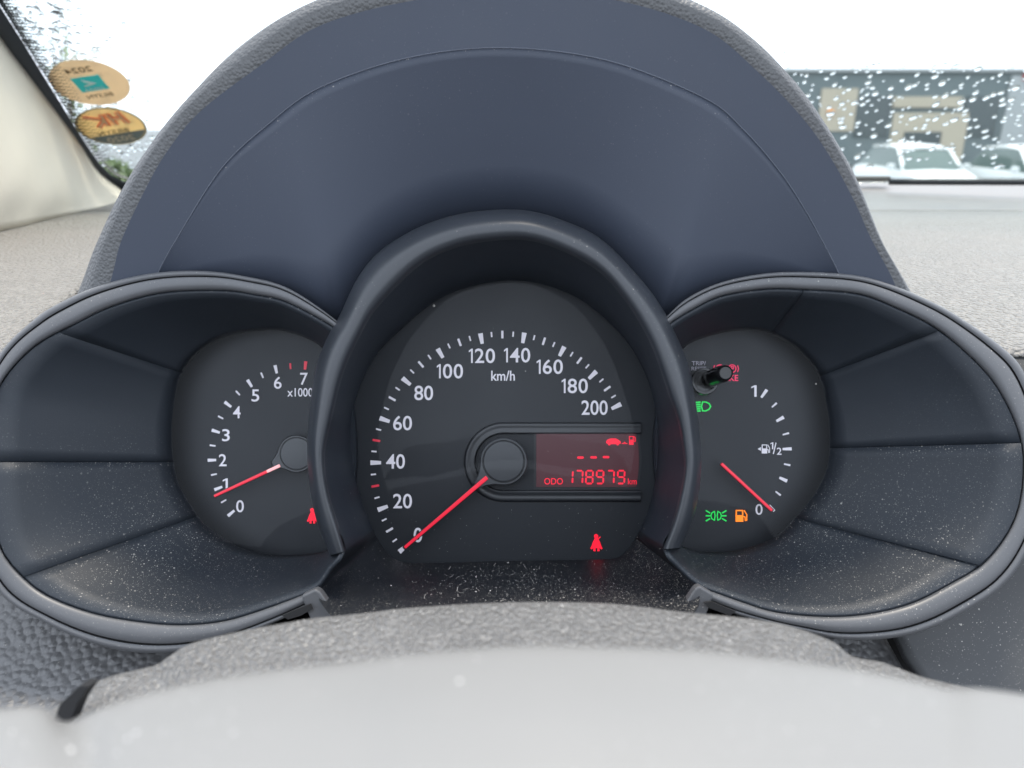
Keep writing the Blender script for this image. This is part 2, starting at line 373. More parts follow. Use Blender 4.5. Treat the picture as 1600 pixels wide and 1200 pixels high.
# trees and hedge beyond the left of the windscreen
def leafmat(name, c):
    m, n, l, b = newmat(name); b.inputs['Base Color'].default_value = (*c, 1); b.inputs['Roughness'].default_value = .6; return m
M['leaf'] = leafmat('leaf_green', (.16, .22, .09)); M['bark'] = plain('bark_brown', (.10, .075, .055), .9)
def bush(name, x, y, h, r, label, cat, n=900, trunk=True, group=None):
    root = empty(name, (x, y, 0))
    rnd = random.Random(int(x * 13 + y)); v = []; f = []
    blobs = [(rnd.uniform(-.6, .6) * r, rnd.uniform(-.6, .6) * r, h * rnd.uniform(.35, .85), r * rnd.uniform(.3, .6)) for _ in range(9)]
    for i in range(n):
        bx, by, bz, br = rnd.choice(blobs)
        d = Vector((rnd.gauss(0, 1), rnd.gauss(0, 1), rnd.gauss(0, 1))).normalized() * br * rnd.uniform(.5, 1)
        c = Vector((x + bx + d.x, y + by + d.y, max(.15, bz + d.z)))
        a1 = Vector((rnd.gauss(0, 1), rnd.gauss(0, 1), rnd.gauss(0, 1))).normalized(); a2 = a1.orthogonal().normalized(); s = r * .09
        b = len(v); v += [c - a1 * s, c + a2 * s * .6, c + a1 * s, c - a2 * s * .6]; f.append((b, b + 1, b + 2, b + 3))
    mesh_obj('crown', v, f, M['leaf'], root, False)
    v = []; f = []
    for k, (zz, rr) in enumerate(((0, .07), (h * .4, .05), (h * .8, .02))):
        for j in range(8): v.append((x + rr * r * math.cos(j * math.pi / 4), y + rr * r * math.sin(j * math.pi / 4), zz))
    f = loft_faces(3, 8, True)
    for (bx, by, bz, br) in blobs[:5]:
        b = len(v); o0 = Vector((x, y, h * .35)); o1 = Vector((x + bx, y + by, bz)); 
        for o, rr in ((o0, .03 * r), (o1, .01 * r)):
            for q in (Vector((rr, 0, 0)), Vector((-rr / 2, rr, 0)), Vector((-rr / 2, -rr, 0))): v.append(o + q)
        f += [(b, b + 1, b + 4, b + 3), (b + 1, b + 2, b + 5, b + 4), (b + 2, b, b + 3, b + 5)]
    mesh_obj('trunk', v, f, M['bark'], root, True)
    root.location.z = GZ; tag(root, label, cat, group)
p = at_y(200, 240, 9.0); bush('shrub', p.x, 9.0, 1.75, .6, 'pale green shrub beyond the two windscreen stickers', 'shrub')
p = at_y(90, 60, 16.0); bush('tree', p.x, 16.0, 4.4, .8, 'thin leafy tree rising above the windscreen stickers', 'tree', 280)

# ================================================================== windscreen
ws = empty('windscreen', tuple(GP))
edge_px = [(-60, -90), (10, 15), (78, 125), (140, 225), (172, 265), (203, 279), (260, 284)]
edge = [G(*q) for q in catmull([(x, y, 0) for x, y in edge_px], 24) for q in [(q.x, q.y)]]
def grid_row(q): return [G(q.x + (1900 - q.x) * (i / 36) ** 1.2, q.y) for i in range(37)]
er = catmull([(x, y, 0) for x, y in edge_px], 24)
pane = loft('glass_pane', [grid_row(q) for q in er], M['glass'], ws)
m_ = pane.modifiers.new('thickness', 'SOLIDIFY'); m_.thickness = .004; m_.offset = 0.0
# black border of the glass beside the pillar
cr_px = [(-80, -90), (0, 41), (62, 125), (125, 212), (156, 259), (197, 291), (260, 300)]
outer = [G(q.x - 26, q.y + 14) - GN * .004 for q in catmull([(x, y, 0) for x, y in cr_px], 24)]
inner = [q - GN * .004 for q in edge]
solid(loft('black_border', [outer, inner], M['rubber'], ws), .003)
# lower border along the dash
lo = [G(x, 274) - GN * .004 for x in range(1388, 1909, 40)]; lo2 = [G(x, 279) - GN * .004 for x in range(1388, 1909, 40)]
solid(loft('black_border', [lo, lo2], M['rubber'], ws), .003)
# printed dot matrix fading from the border
v = []; f = []
en = [Vector((q.x, q.y, 0)) for q in catmull([(x, y, 0) for x, y in edge_px], 170)]
for i in range(1, 169):
    t = (en[i + 1] - en[i - 1]).normalized(); nn = Vector((-t.y, t.x, 0)) * -1
    if nn.x < 0: nn = -nn
    for k in range(7):
        q = en[i] + nn * (2 + k * 4.2) + t * (1.05 if k % 2 else -1.05)
        if i % 2: continue
        c = G(q.x, q.y) - GN * .003; r = .0016 * (1 - k * .11); b = len(v)
        for j in range(6): v.append(c + AX * r * math.cos(j * math.pi / 3) + GU * r * 1.3 * math.sin(j * math.pi / 3))
        f.append(tuple(range(b, b + 6)))
for x in range(1340, 1700, 4):
    for k in range(2):
        c = G(x + 2 * (k % 2), 275.5 - k * 2.4) - GN * .003; r = .0008 * (1 - .3 * k); b = len(v)
        for j in range(6): v.append(c + AX * r * math.cos(j * math.pi / 3) + GU * r * 1.6 * math.sin(j * math.pi / 3))
        f.append(tuple(range(b, b + 6)))
tag(mesh_obj('dot_band', v, f, M['rubber'], ws, False), kind='stuff')
tag(ws, 'clear sloping windscreen with black dotted edge, wet with rain', 'windscreen')

# rain drops on the outside of the glass
def drop_mesh():
    v = []; f = []; R = 7; C = 14
    for r in range(R):
        a = 1 - r / (R - 1)
        for c in range(C):
            t = 2 * math.pi * c / C; v.append((a * math.cos(t), a * math.sin(t), .34 * (1 - a ** 2.6)))
    f = loft_faces(R, C, True); f.append(tuple(reversed(range(C))))
    me = bpy.data.meshes.new('raindrop'); me.from_pydata(v, [], f)
    bm = bmesh.new(); bm.from_mesh(me); bmesh.ops.remove_doubles(bm, verts=bm.verts, dist=1e-5); bmesh.ops.recalc_face_normals(bm, faces=bm.faces); bm.to_mesh(me); bm.free()
    me.polygons.foreach_set('use_smooth', [True] * len(me.polygons)); me.materials.append(M['water']); return me
DM = drop_mesh(); gl_rot = Matrix((AX, GU, GN)).transposed()
rnd = random.Random(3); spots = []
def try_spot(x, y, r):
    for (a, b, c) in spots:
        if abs(a - x) < (c + r) * .95 and abs(b - y) < (c + r) * .8: return False
    spots.append((x, y, r)); return True
k = 0
while k < 285:
    x = rnd.uniform(1225, 1606); y = rnd.uniform(104, 270) if rnd.random() < .94 else rnd.uniform(20, 104)
    r = rnd.choice((1.8, 2.2, 2.5, 2.9, 3.2, 3.7, 4.4, 5.2)) * (1 if y > 104 else .6)
    if y > 235 and rnd.random() < .5: continue
    if not try_spot(x, y, r): continue
    k += 1
    o = bpy.data.objects.new('raindrop', DM); COL.objects.link(o)
    c = G(x, y); fu, fw, fn_ = gframe(c); c = c + fn_ * .0021; s = r / F * (c - CAMPOS).dot(-AN)
    rr = Matrix((fu, fw, fn_)).transposed().to_4x4() @ Matrix.Rotation(rnd.uniform(-.5, .1), 4, 'Z')
    o.matrix_world = Matrix.Translation(c) @ rr @ Matrix.Diagonal((s * rnd.uniform(.8, 1.15), s * rnd.uniform(1.2, 1.8), s * rnd.uniform(.8, 1.3), 1))
    if y > 108: tag(o, 'small clear raindrop on the windscreen in front of the shop building', 'raindrop', 'raindrops on the windscreen before the shop')
    else: tag(o, 'tiny raindrop on the windscreen against the white sky above the shop', 'raindrop', 'raindrops on the windscreen above the shop')
# fine wet spatter on the pillar side of the glass, too dense to count
v = []; f = []
for i in range(790):
    if i < 720: t = rnd.random(); x = 30 + 200 * t + rnd.gauss(0, 32); y = 10 + 250 * t + rnd.gauss(0, 26)
    else: x = rnd.gauss(98, 12); y = rnd.uniform(-5, 80)
    c = G(x, y); fu, fw, fn_ = gframe(c); c = c + fn_ * .0021
    if y > 284 or x < -40: continue
    s = rnd.uniform(.8, 3.4) / F * (c - CAMPOS).dot(-AN); ax = rnd.uniform(.7, 1.5); b = len(v); an = rnd.uniform(-.6, .6)
    for q in DM.vertices:
        X, Y = q.co.x * s * ax, q.co.y * s * 1.7
        v.append(c + fu * (X * math.cos(an) - Y * math.sin(an)) + fw * (X * math.sin(an) + Y * math.cos(an)) + fn_ * q.co.z * s)
    for pz in DM.polygons: f.append(tuple(b + i2 for i2 in pz.vertices))
tag(mesh_obj('rain_spatter', v, f, M['water'], None, True, origin=tuple(G(140, 125))), 'fine rain spatter on the glass around the two stickers', kind='stuff')

# stickers on the inside of the glass
M['stk_tan'] = plain('sticker_tan', (.82, .68, .50), .6); M['stk_gold'] = plain('sticker_gold', (.86, .70, .42), .6); M['stk_edge'] = plain('sticker_edge', (.42, .36, .24), .6)
M['stk_teal'] = plain('sticker_teal', (.10, .80, .84), .6); M['stk_white'] = plain('sticker_white', (.95, .97, .95), .6)
M['stk_dark'] = plain('sticker_dark_print', (.13, .11, .08), .6); M['stk_grey'] = plain('sticker_grey', (.22, .25, .24), .6); M['stk_red'] = plain('sticker_red', (.95, .28, .14), .6)
for k_ in ('tan', 'gold', 'edge', 'teal', 'white', 'dark', 'grey', 'red'):
    m_ = M['stk_' + k_]; n_ = m_.node_tree.nodes; l_ = m_.node_tree.links; tr_ = n_.new('ShaderNodeBsdfTranslucent'); mx_ = n_.new('ShaderNodeMixShader')
    tr_.inputs[0].default_value = n_['Principled BSDF'].inputs['Base Color'].default_value; mx_.inputs[0].default_value = .5
    l_.new(n_['Principled BSDF'].outputs[0], mx_.inputs[1]); l_.new(tr_.outputs[0], mx_.inputs[2]); l_.new(mx_.outputs[0], n_['Material Output'].inputs['Surface'])
def on_glass(c, u, w, lift):
    fu, fw, fn_ = gframe(c); p = c + fu * u + fw * w; return p - fn_ * (.0026 + lift + GK * u * u)
def stk_poly(name, c, polys, lift, mat, parent):
    v = []; f = []
    for poly in polys:
        b = len(v); n = len(poly); v += [on_glass(c, u, w, lift) for u, w in poly]; v += [on_glass(c, u, w, lift - .0002) for u, w in poly]
        f.append(tuple(range(b, b + n))); f.append(tuple(reversed(range(b + n, b + 2 * n))))
        for i in range(n): f.append((b + i, b + (i + 1) % n, b + n + (i + 1) % n, b + n + i))
    return mesh_obj(name, v, f, mat, parent, False)
def stk_text(s, c, u, w, h, wd, lift, mat, parent, arc=None):
    v, f, (x0, x1, y0, y1) = text_geo(s, .012); out = []
    for a in v:
        X = (a.x - (x0 + x1) / 2) / (x1 - x0) * wd; Y = (a.y - (y0 + y1) / 2) / (y1 - y0) * h
        if arc:      # text bent along the lower rim
            th = X / arc; X, Y = (arc - Y) * math.sin(th), -(arc - Y) * math.cos(th)
        out.append(on_glass(c, u - X, w + Y, lift))      # printed to be read from outside: mirrored from the seat
    mesh_obj('print', out, f, mat, parent, False)
def disc(r, n=48, a0=0, a1=360):
    return [(r * math.cos(math.radians(a0 + (a1 - a0) * i / (n if a1 - a0 == 360 else n - 1))), r * math.sin(math.radians(a0 + (a1 - a0) * i / (n if a1 - a0 == 360 else n - 1)))) for i in range(n)]
c1 = G(141, 126); s1 = empty('inspection_sticker', tuple(c1)); R1 = 56 / F * (c1 - CAMPOS).dot(-AN)
stk_poly('backing', c1, [disc(R1)], 0, M['stk_tan'], s1)
q = R1 * .40; stk_poly('logo_square', c1, [[(-q * .95, -q * .75), (q * .95, -q * .75), (q * .95, q * .8), (-q * .95, q * .8)]], .0006, M['stk_teal'], s1)
stk_text('2024', c1, 0, R1 * .62, R1 * .22, R1 * .72, .0008, M['stk_dark'], s1)
stk_poly('logo_mark', c1, [[(q * .45, q * .05), (-q * .35, q * .62), (-q * .25, q * .30), (q * .05, q * .12), (-q * .42, -.02 * q), (-q * .45, -q * .15)]], .0012, M['stk_white'], s1)
stk_text('DEKRA', c1, 0, -q * .5, R1 * .13, R1 * .52, .0012, M['stk_white'], s1)
stk_text('BILSYN', c1, 0, -R1 * .52, R1 * .17, R1 * .72, .0008, M['stk_dark'], s1)
tag(s1, 'round tan windscreen sticker with teal square reading 2024', 'sticker')
c2 = G(174, 194); s2 = empty('inspection_sticker', tuple(c2)); R2 = 50 / F * (c2 - CAMPOS).dot(-AN)
dd_ = disc(R2); di_ = disc(R2 * .93)
stk_poly('edge_ring', c2, [[dd_[i], dd_[(i + 1) % 48], di_[(i + 1) % 48], di_[i]] for i in range(48)], 0, M['stk_edge'], s2)
stk_poly('backing', c2, [disc(R2 * .93, 40, -24, 204)], 0, M['stk_gold'], s2)
stk_poly('year_band', c2, [disc(R2 * .93, 30, 204, 336)], 0, M['stk_grey'], s2)
def sbar(p0, p1, w):
    dx, dy = p1[0] - p0[0], p1[1] - p0[1]; L = math.hypot(dx, dy); nx, ny = -dy / L * w / 2, dx / L * w / 2
    return [(p0[0] + nx, p0[1] + ny), (p1[0] + nx, p1[1] + ny), (p1[0] - nx, p1[1] - ny), (p0[0] - nx, p0[1] - ny)]
r = R2
for wd, mt, lf in ((.16, 'stk_red', .0013), (.08, 'stk_gold', .0017)):
    bars = [((.50, .72), (.56, .12)), ((.20, .70), (.22, .12)), ((.50, .42), (.22, .42)), ((.02, .70), (-.02, .12)), ((-.02, .42), (-.52, .72)), ((-.02, .42), (-.34, .10))]
    stk_poly('logo_letters', c2, [sbar((a[0] * r, a[1] * r), (b[0] * r, b[1] * r), wd * r) for a, b in bars], lf, M[mt], s2)
stk_text('BILSYN', c2, -.05 * r, -.20 * r, .2 * r, .95 * r, .0013, M['stk_dark'], s2)
stk_text('2020', c2, 0, -.60 * r, .28 * r, .85 * r, .0013, M['stk_tan'], s2)
tag(s2, 'round gold windscreen sticker with orange letters and dark band reading 2020', 'sticker')

# cream pillar trim
pil = empty('windscreen_pillar', tuple(P(-60, 360, .55)))
A = catmull([(x, y, 0) for x, y in cr_px[:-1]], 30); A = [G(q.x, q.y - 2) - GN * .0075 for q in A]
Bv = []
def dash_d(py):
    pr = sorted(prof_top)
    for (y0, d0), (y1, d1) in zip(pr, pr[1:]):
        if y0 <= py <= y1: return lerp(d0, d1, (py - y0) / (y1 - y0))
    return pr[-1][1] if py > pr[-1][0] else pr[0][1]
prof_top = [(556, .2585), (545, .260), (530, .268), (500, .288), (470, .31), (430, .355), (400, .40), (370, .47), (350, .53), (330, .62), (300, .76), (284, .86)]
for i, q in enumerate(A):
    x = lerp(-420, 200, (i / 29) ** .8); y = 362 - x * .244; Bv.append(P(x, y, dash_d(y) - .004))
mid1 = [a.lerp(b, .33) + AX * .010 - AN * .0 for a, b in zip(A, Bv)]; mid2 = [a.lerp(b, .70) + AX * .012 for a, b in zip(A, Bv)]
for k_ in range(30):      # the swell dies out where the trim meets the dash
    w_ = 1 - (k_ / 29) ** 3; mid1[k_] = A[k_].lerp(Bv[k_], .33).lerp(mid1[k_], w_); mid2[k_] = A[k_].lerp(Bv[k_], .70).lerp(mid2[k_], w_)
def refine(rows, m=4):
    out = []
    for i in range(len(rows[0])):
        out.append(catmull([r[i] for r in rows], m * len(rows)))
    return [list(r) for r in zip(*out)]
o = loft('trim_cover', refine([A, mid1, mid2, Bv]), M['cream'], pil); solid(o, .003)
tag(pil, 'cream cloth-grained windscreen pillar trim beside the stickers', 'pillar trim')

# ================================================================== dashboard
dash = empty('dashboard', tuple(P(800, 1150, .34)))
prof = [(556, .2585), (545, .260), (530, .268), (500, .288), (470, .31), (430, .355), (400, .40), (370, .47), (350, .53), (330, .62)]
rin = [1556, 1545, 1525, 1480, 1420, 1388, 1365, 1342, 1330, 1315]
lin = [5, 15, 30, 60, 105, 150, 160, 178, 185, 195]
def sheet(rows_px, n=40):
    return [[P(lerp(a, b, i / (n - 1)), py, d) for i in range(n)] for (a, b, py, d) in rows_px]
o = loft('top_pad', sheet([(r, 2100 + 300 * (d < .3), py, d) for (py, d), r in zip(prof, rin)]), M['pad'], dash); solid(o, .004)
o = loft('top_pad', sheet([(-700, l, py, d) for (py, d), l in zip(prof, lin)]), M['pad'], dash); solid(o, .004)
M['garnish'] = plastic('smooth_vent_strip', (.155, .146, .134), .45, bump=.1, fine=900)
# smooth strip and vent at the foot of the glass
o = loft('vent_strip', sheet([(1300, 2100, 331, .617), (1300, 2100, 327, .63), (1300, 2100, 300, .76), (1300, 2100, 290, .83), (1300, 2100, 284, .86)]), M['garnish'], dash); solid(o, .004)
o = loft('vent_strip', sheet([(-500, 215, 331, .617), (-500, 215, 327, .63), (-500, 225, 300, .76), (-500, 230, 284, .86)]), M['garnish'], dash); solid(o, .004)
o = loft('vent_flap', sheet([(1334, 1392, 284, .80), (1334, 1392, 276, .795), (1334, 1388, 275, .80), (1334, 1386, 276, .82)], 8), M['garnish'], dash); solid(o, .003)
# panels of the dash face below the pads
o = loft('side_panel', sheet([(1530, 2000, 549, .2600), (1530, 2000, 552, .2612), (1500, 2000, 640, .264), (1480, 2000, 780, .268), (1400, 2000, 900, .268), (1392, 2000, 990, .266), (1410, 2000, 1030, .262), (1450, 2000, 1085, .255), (1480, 2000, 1180, .25)]), M['darkpanel'], dash); solid(o, .004)
o = loft('lower_panel', sheet([(1150, 1384, 960, .274), (1150, 1386, 1000, .272), (1150, 1408, 1040, .266), (1150, 1446, 1090, .258), (1150, 1476, 1180, .25)]), M['pebble'], dash); solid(o, .004)
rows = [(-700, 60, 556, .2615), (-700, 20, 700, .266), (-700, 60, 850, .268), (-700, 330, 900, .268), (-700, 420, 960, .262), (-700, 420, 1010, .254), (-700, 420, 1060, .246), (-700, 420, 1110, .236), (-700, 420, 1200, .225)]
o = loft('lower_panel', sheet(rows, 60), M['pebble'], dash); solid(o, .004)

# hood over the instruments
def hd(py, top, end, y0=470, y1=-50):
    t = min(1, max(0, (y0 - py) / (y0 - y1))); return lerp(end, top, t)
def arc(pts, top, end, n=120, grow=0):
    return W3(catmull([(x, y, hd(y, top, end)) for x, y in pts], n))
seam = [(238, 446), (250, 420), (275, 375), (344, 266), (416, 197), (500, 137), (640, 90), (790, 75), (950, 95), (1100, 153), (1162, 203), (1219, 269), (1256, 325), (1284, 375), (1305, 415), (1318, 444)]
lipi = [(168, 458), (178, 420), (190, 375), (225, 300), (259, 240), (312, 175), (406, 103), (500, 40), (640, 2), (800, -14), (960, 0), (1100, 45), (1187, 115), (1256, 187), (1300, 250), (1335, 315), (1362, 375), (1392, 430), (1404, 462)]
lipo = [(112, 480), (118, 466), (132, 430), (153, 375), (200, 281), (281, 169), (375, 72), (487, 3), (640, -44), (800, -58), (960, -44), (1100, 10), (1178, 62), (1231, 116), (1275, 175), (1331, 272), (1372, 375), (1400, 425), (1425, 468), (1432, 482)]
deep = [(240, 440), (310, 436), (380, 446), (450, 466), (520, 506), (545, 480), (572, 436), (604, 400), (655, 366), (710, 348), (767, 340), (825, 341), (882, 356), (935, 386), (988, 440), (1022, 480), (1040, 502), (1080, 475), (1130, 452), (1200, 438), (1267, 437), (1314, 440)]
HN = 140
r_deep = W3(catmull([(x, y, .2575) for x, y in deep], HN))
r_seam = arc(seam, .224, .256, HN)
r_seam2 = [p + AN * .0006 for p in r_seam]
r_lipi = arc(lipi, .2252, .2545, HN)
inner_rows = [r_deep] + [[a.lerp(b, t) for a, b in zip(r_deep, r_seam)] for t in (.33, .66, .95)] + [r_seam]
o = loft('hood_underside', inner_rows, M['hood_in'], dash); solid(o, .003, 1)
# band between the seam and the lip, 0.6 mm proud so the joint reads as a line
def lift_to(a, b, t, n): return [p.lerp(q, t) + n * .0 for p, q in zip(a, b)]
cen = P(790, 420, .23)
def inward(p, amt): return p + (cen - p).normalized() * amt
s2_ = [p.lerp(q, .5) for p, q in zip(r_seam, r_lipi)]
o = loft('hood_band', [r_seam, s2_, r_lipi], M['hood_in'], dash)
# fine raised joint line; the paler colour paints light caught on its edge
def seamrow(k, h): return [p.lerp(q, k) + AN * h for p, q in zip(r_seam, r_lipi)]
M['seam'] = plastic('hood_joint_highlight', (.13, .145, .18), .5, bump=0)
loft('hood_seam', [seamrow(-.010, -.0001), seamrow(-.006, .00022), seamrow(.0, .00034), seamrow(.006, .00022), seamrow(.010, -.0001)], M['seam'], dash)
r_lipo = arc(lipo, .231, .263, HN)
r_m1 = [a.lerp(b, .35) + AN * .0035 for a, b in zip(r_lipi, r_lipo)]; r_m2 = [a.lerp(b, .75) + AN * .003 for a, b in zip(r_lipi, r_lipo)]
def back(pts, sc, top, end):
    return W3(catmull([(790 + (x - 790) * sc, 430 + (y - 430) * sc, hd(y, top, end)) for x, y in pts], HN))
o = loft('hood_lip', [r_lipi, r_m1, r_m2, r_lipo, back(lipo, .992, .247, .276), back(lipo, .94, .30, .33), back(lipo, .80, .45, .46), back(lipo, .62, .66, .66)], M['lip'], dash)
prism('dash_core', [[(-700, 560), (40, 640), (300, 1000), (1300, 1000), (1560, 640), (2100, 560), (2100, 1500), (-700, 1500)]], .300, .05, M['gap'], dash)
tag(dash, 'grey grained car dashboard with arched hood over the gauges', 'dashboard')

# ================================================================== instrument cluster
clu = empty('instrument_cluster', tuple(P(787, 960, .27)))
class Star:
    def __init__(self, pts, c):
        self.c = c; d = catmull(pts, 1440, True); self.d = sorted(((math.atan2(-(p.y - c[1]), p.x - c[0]), p) for p in d), key=lambda t: t[0])
        self.a = [t[0] for t in self.d]
    def at(self, deg):
        import bisect
        a = (math.radians(deg) + math.pi) % (2 * math.pi) - math.pi
        i = bisect.bisect(self.a, a); a0, p0 = self.d[i - 1]; a1, p1 = self.d[i % len(self.d)]
        da = (a1 - a0) % (2 * math.pi); f = ((a - a0) % (2 * math.pi)) / da if da > 1e-9 else 0
        return p0.lerp(p1, min(1, max(0, f)))

SPD_D, SPD_OPEN, POD_D, POD_OPEN = .2860, .2800, .2920, .2835
spd_open = [(588, 554), (620, 520), (672, 476), (720, 452), (780, 439), (840, 442), (900, 464), (948, 500), (984, 540), (1008, 584), (1022, 628), (1028, 676), (1026, 732), (1016, 788), (1000, 828), (978, 862), (962, 872), (940, 874), (900, 875), (780, 877), (660, 880), (640, 880), (616, 873), (596, 852), (576, 812), (556, 752), (548, 700), (549, 652), (564, 600)]
crest = [(539, 861), (528, 822), (514, 777), (507, 735), (507, 700), (518, 647), (535, 580), (560, 525), (589, 477), (652, 414), (710, 385), (767, 374), (825, 373), (882, 391), (940, 425), (985, 478), (1020, 540), (1047, 616), (1061, 658), (1068, 700), (1070, 735), (1061, 784), (1050, 822), (1036, 858)]
router = [(516, 868), (504, 840), (493, 808), (483, 752), (480, 700), (483, 647), (493, 577), (510, 530), (532, 490), (560, 432), (595, 391), (652, 356), (710, 336), (767, 328), (825, 329), (882, 345), (940, 374), (997, 431), (1032, 477), (1050, 510), (1075, 567), (1085, 616), (1092, 665), (1096, 717), (1092, 770), (1082, 812), (1064, 856)]
CD = .238
floor_front = [(1064, 894, .2385), (1090, 918, .2385), (1089, 952, .226), (1050, 975, .214), (950, 985, .210), (790, 988, .210), (630, 985, .210), (540, 975, .214), (511, 955, .226), (495, 922, .2385), (516, 894, .2385)]
crest3 = [(x, y, CD) for x, y in crest]
so = Star([(x, y, SPD_OPEN) for x, y in spd_open], (787, 680)); sc = Star(crest3 + floor_front, (787, 680))
NA = 360; rows = []
for t, back_ in ((0, .0004), (.04, .0012), (.12, .002), (.35, .001), (.7, 0), (1, 0)):
    row = []
    for i in range(NA):
        a = i * 360 / NA; p = sc.at(a).lerp(so.at(a), t); row.append(P(p.x, p.y, p.z + back_))
    rows.append(row)
rows.append([P(p.x, p.y, SPD_D + .001) for p in [so.at(i * 360 / NA) for i in range(NA)]])
shroud = loft('center_shroud', rows, M['floor'], clu, closed=True, auto=50)
shroud.data.materials.append(M['cone'])
for pl in shroud.data.polygons:      # matt cone above, dusty tray below
    a_ = (pl.index % NA) * 360 / NA
    pl.material_index = 0 if 215 < a_ < 325 else 1
# bezel ring standing round the speedometer
n = 150; cr = catmull(crest3, n); ro = catmull([(x, y, .250) for x, y in router], n)
def ringrow(t, d): return [P(lerp(a.x, b.x, t), lerp(a.y, b.y, t), d) for a, b in zip(cr, ro)]
loft('bezel_ring', [ringrow(-.06, .2405), ringrow(0, CD), ringrow(.10, .2366), ringrow(.3, .2358), ringrow(.55, .2368), ringrow(.8, .2405), ringrow(.95, .2455), ringrow(1, .250), ringrow(1.0, .262), ringrow(.98, .30)], M['bezel'], clu)

# body of the cluster behind the faces
prism('cluster_body', [[(110, 560), (300, 470), (560, 440), (800, 360), (1040, 440), (1300, 470), (1480, 560), (1560, 700), (1500, 960), (1200, 1010), (800, 1010), (400, 1010), (100, 940), (40, 700)]], .2965, .03, M['gap'], clu)
prism('cluster_foot', [[(420, 985), (530, 975), (1060, 975), (1180, 985), (1300, 1010), (1400, 1130), (250, 1130), (300, 1010)]], .262, .02, M['gap'], clu)
# side pods
def pod(rim_o, rim_i, close_i, dial_o, c, seams, sgn):
    nr = 160
    def rd(y): return lerp(.250, .236, min(1, max(0, (y - 430) / 570)))
    ro = catmull([(x, y, rd(y)) for x, y in rim_o], nr); ri = catmull([(x, y, rd(y)) for x, y in rim_i], nr)
    def row(t, dd, ex=0): return [P(lerp(a.x, b.x, t), lerp(a.y, b.y, t), lerp(a.z, b.z, t) + dd) for a, b in zip(ro, ri)]
    rim = loft('pod_rim', [row(.04, .014), row(.0, .006), row(0, .0008), row(.05, -.0004), row(.16, -.0008), row(.26, -.0002)], M['rim'], clu)
    loft('pod_rim_groove', [row(.26, -.0002), row(.28, .0009), row(.31, .0009), row(.33, -.0004)], M['gap'], clu)
    loft('pod_rim_face', [row(.33, -.0004), row(.40, -.0010), row(.7, -.0009), row(.92, -.0004), row(1.0, .0008), row(1.05, .003)], M['rim'], clu)
    outer = Star([(x, y, rd(y) + .0012) for x, y in rim_i] + close_i, c); inn = Star([(x, y, POD_OPEN) for x, y in dial_o], c)
    # dark backing behind the joints
    rows = []
    for t in (0, .5, 1):
        rows.append([P(p.x, p.y, p.z + .0035) for p in [outer.at(i * 2).lerp(inn.at(i * 2), t) for i in range(180)]])
    rows.append([P(p.x, p.y, POD_D + .001) for p in [inn.at(i * 2) for i in range(180)]])
    loft('shroud_backing', rows, M['gap'], clu, closed=True)
    seams = sorted(seams, key=lambda s: s[0]); k = len(seams)
    for j in range(k):
        (o0, i0, off), (o1, i1, _) = seams[j], seams[(j + 1) % k]
        if j == k - 1: o1 += 360; i1 += 360
        m = max(8, int((o1 - o0) / 3)); rows = []
        for t in (0, .15, .3, .45, .6, .75, .9, 1.0):
            r_ = []
            for q in range(m + 1):
                u = q / m; gw = .02 if 20 < (o0 if u == 0 else o1) % 360 < 170 else .06; ga = gw if u == 0 else (-gw if u == 1 else 0)
                p = outer.at(lerp(o0, o1, u) + ga).lerp(inn.at(lerp(i0, i1, u) + ga * 2), t)
                z = p.z - off * (1 - t * .7)
                r_.append(P(p.x, p.y, z))
            rows.append(r_)
        solid(loft('wall_panel', rows, M['wall'], clu), .0012, -1 if sgn else -1)
    # dark collar down to the dial
    r0 = [inn.at(i * 2) for i in range(180)]
    loft('dial_collar', [[P(p.x, p.y, POD_OPEN - .0002) for p in r0], [P(p.x, p.y, POD_D) for p in r0]], M['dial_ring'], clu, closed=True)
    return rim, inn
Lo = [(545, 525), (525, 500), (450, 450), (380, 431), (310, 423), (230, 428), (150, 448), (90, 475), (52, 500), (0, 552), (-35, 630), (-48, 720), (-35, 840), (0, 927), (70, 973), (140, 1004), (210, 1019), (280, 1018), (350, 1003), (430, 972), (503, 938)]
Li = [(545, 540), (525, 513), (450, 472), (400, 460), (345, 453), (252, 457), (175, 478), (120, 504), (52, 542), (0, 602), (-10, 660), (-14, 720), (-9, 810), (2, 858), (30, 896), (72, 930), (140, 957), (210, 971), (280, 977), (350, 971), (420, 950), (493, 922)]
Lc = [(516, 894, .2385), (539, 861, .2385), (530, 800, .27), (522, 700, .27), (526, 600, .27)]
Ld = [(506, 539), (451, 514), (402, 513), (350, 523), (308, 549), (280, 588), (269, 644), (268, 700), (276, 752), (297, 791), (318, 820), (350, 845), (385, 863), (437, 872), (490, 869), (518, 861), (545, 830), (556, 760), (558, 680), (545, 590)]
Lrim, Linn = pod(Lo, Li, Lc, Ld, (420, 705), [(-177.7, -173.6, .0007), (-152.6, -137.5, .0004), (40, 40, 0), (150, 138, 0)], 0)
Ro = [(1028, 510), (1043, 493), (1075, 465), (1127, 441), (1197, 427), (1267, 425), (1337, 430), (1390, 444), (1442, 465), (1495, 493), (1565, 542), (1600, 581), (1624, 650), (1634, 725), (1626, 800), (1600, 871), (1562, 920), (1506, 957), (1450, 984), (1394, 997), (1319, 999), (1255, 986), (1161, 963), (1100, 940)]
Ri = [(1030, 525), (1045, 506), (1082, 483), (1127, 462), (1197, 451), (1257, 452), (1337, 458), (1390, 476), (1465, 514), (1530, 570), (1565, 616), (1593, 679), (1599, 735), (1590, 798), (1566, 846), (1530, 886), (1487, 912), (1431, 941), (1375, 957), (1319, 964), (1262, 963), (1206, 956), (1161, 942), (1124, 929), (1092, 917)]
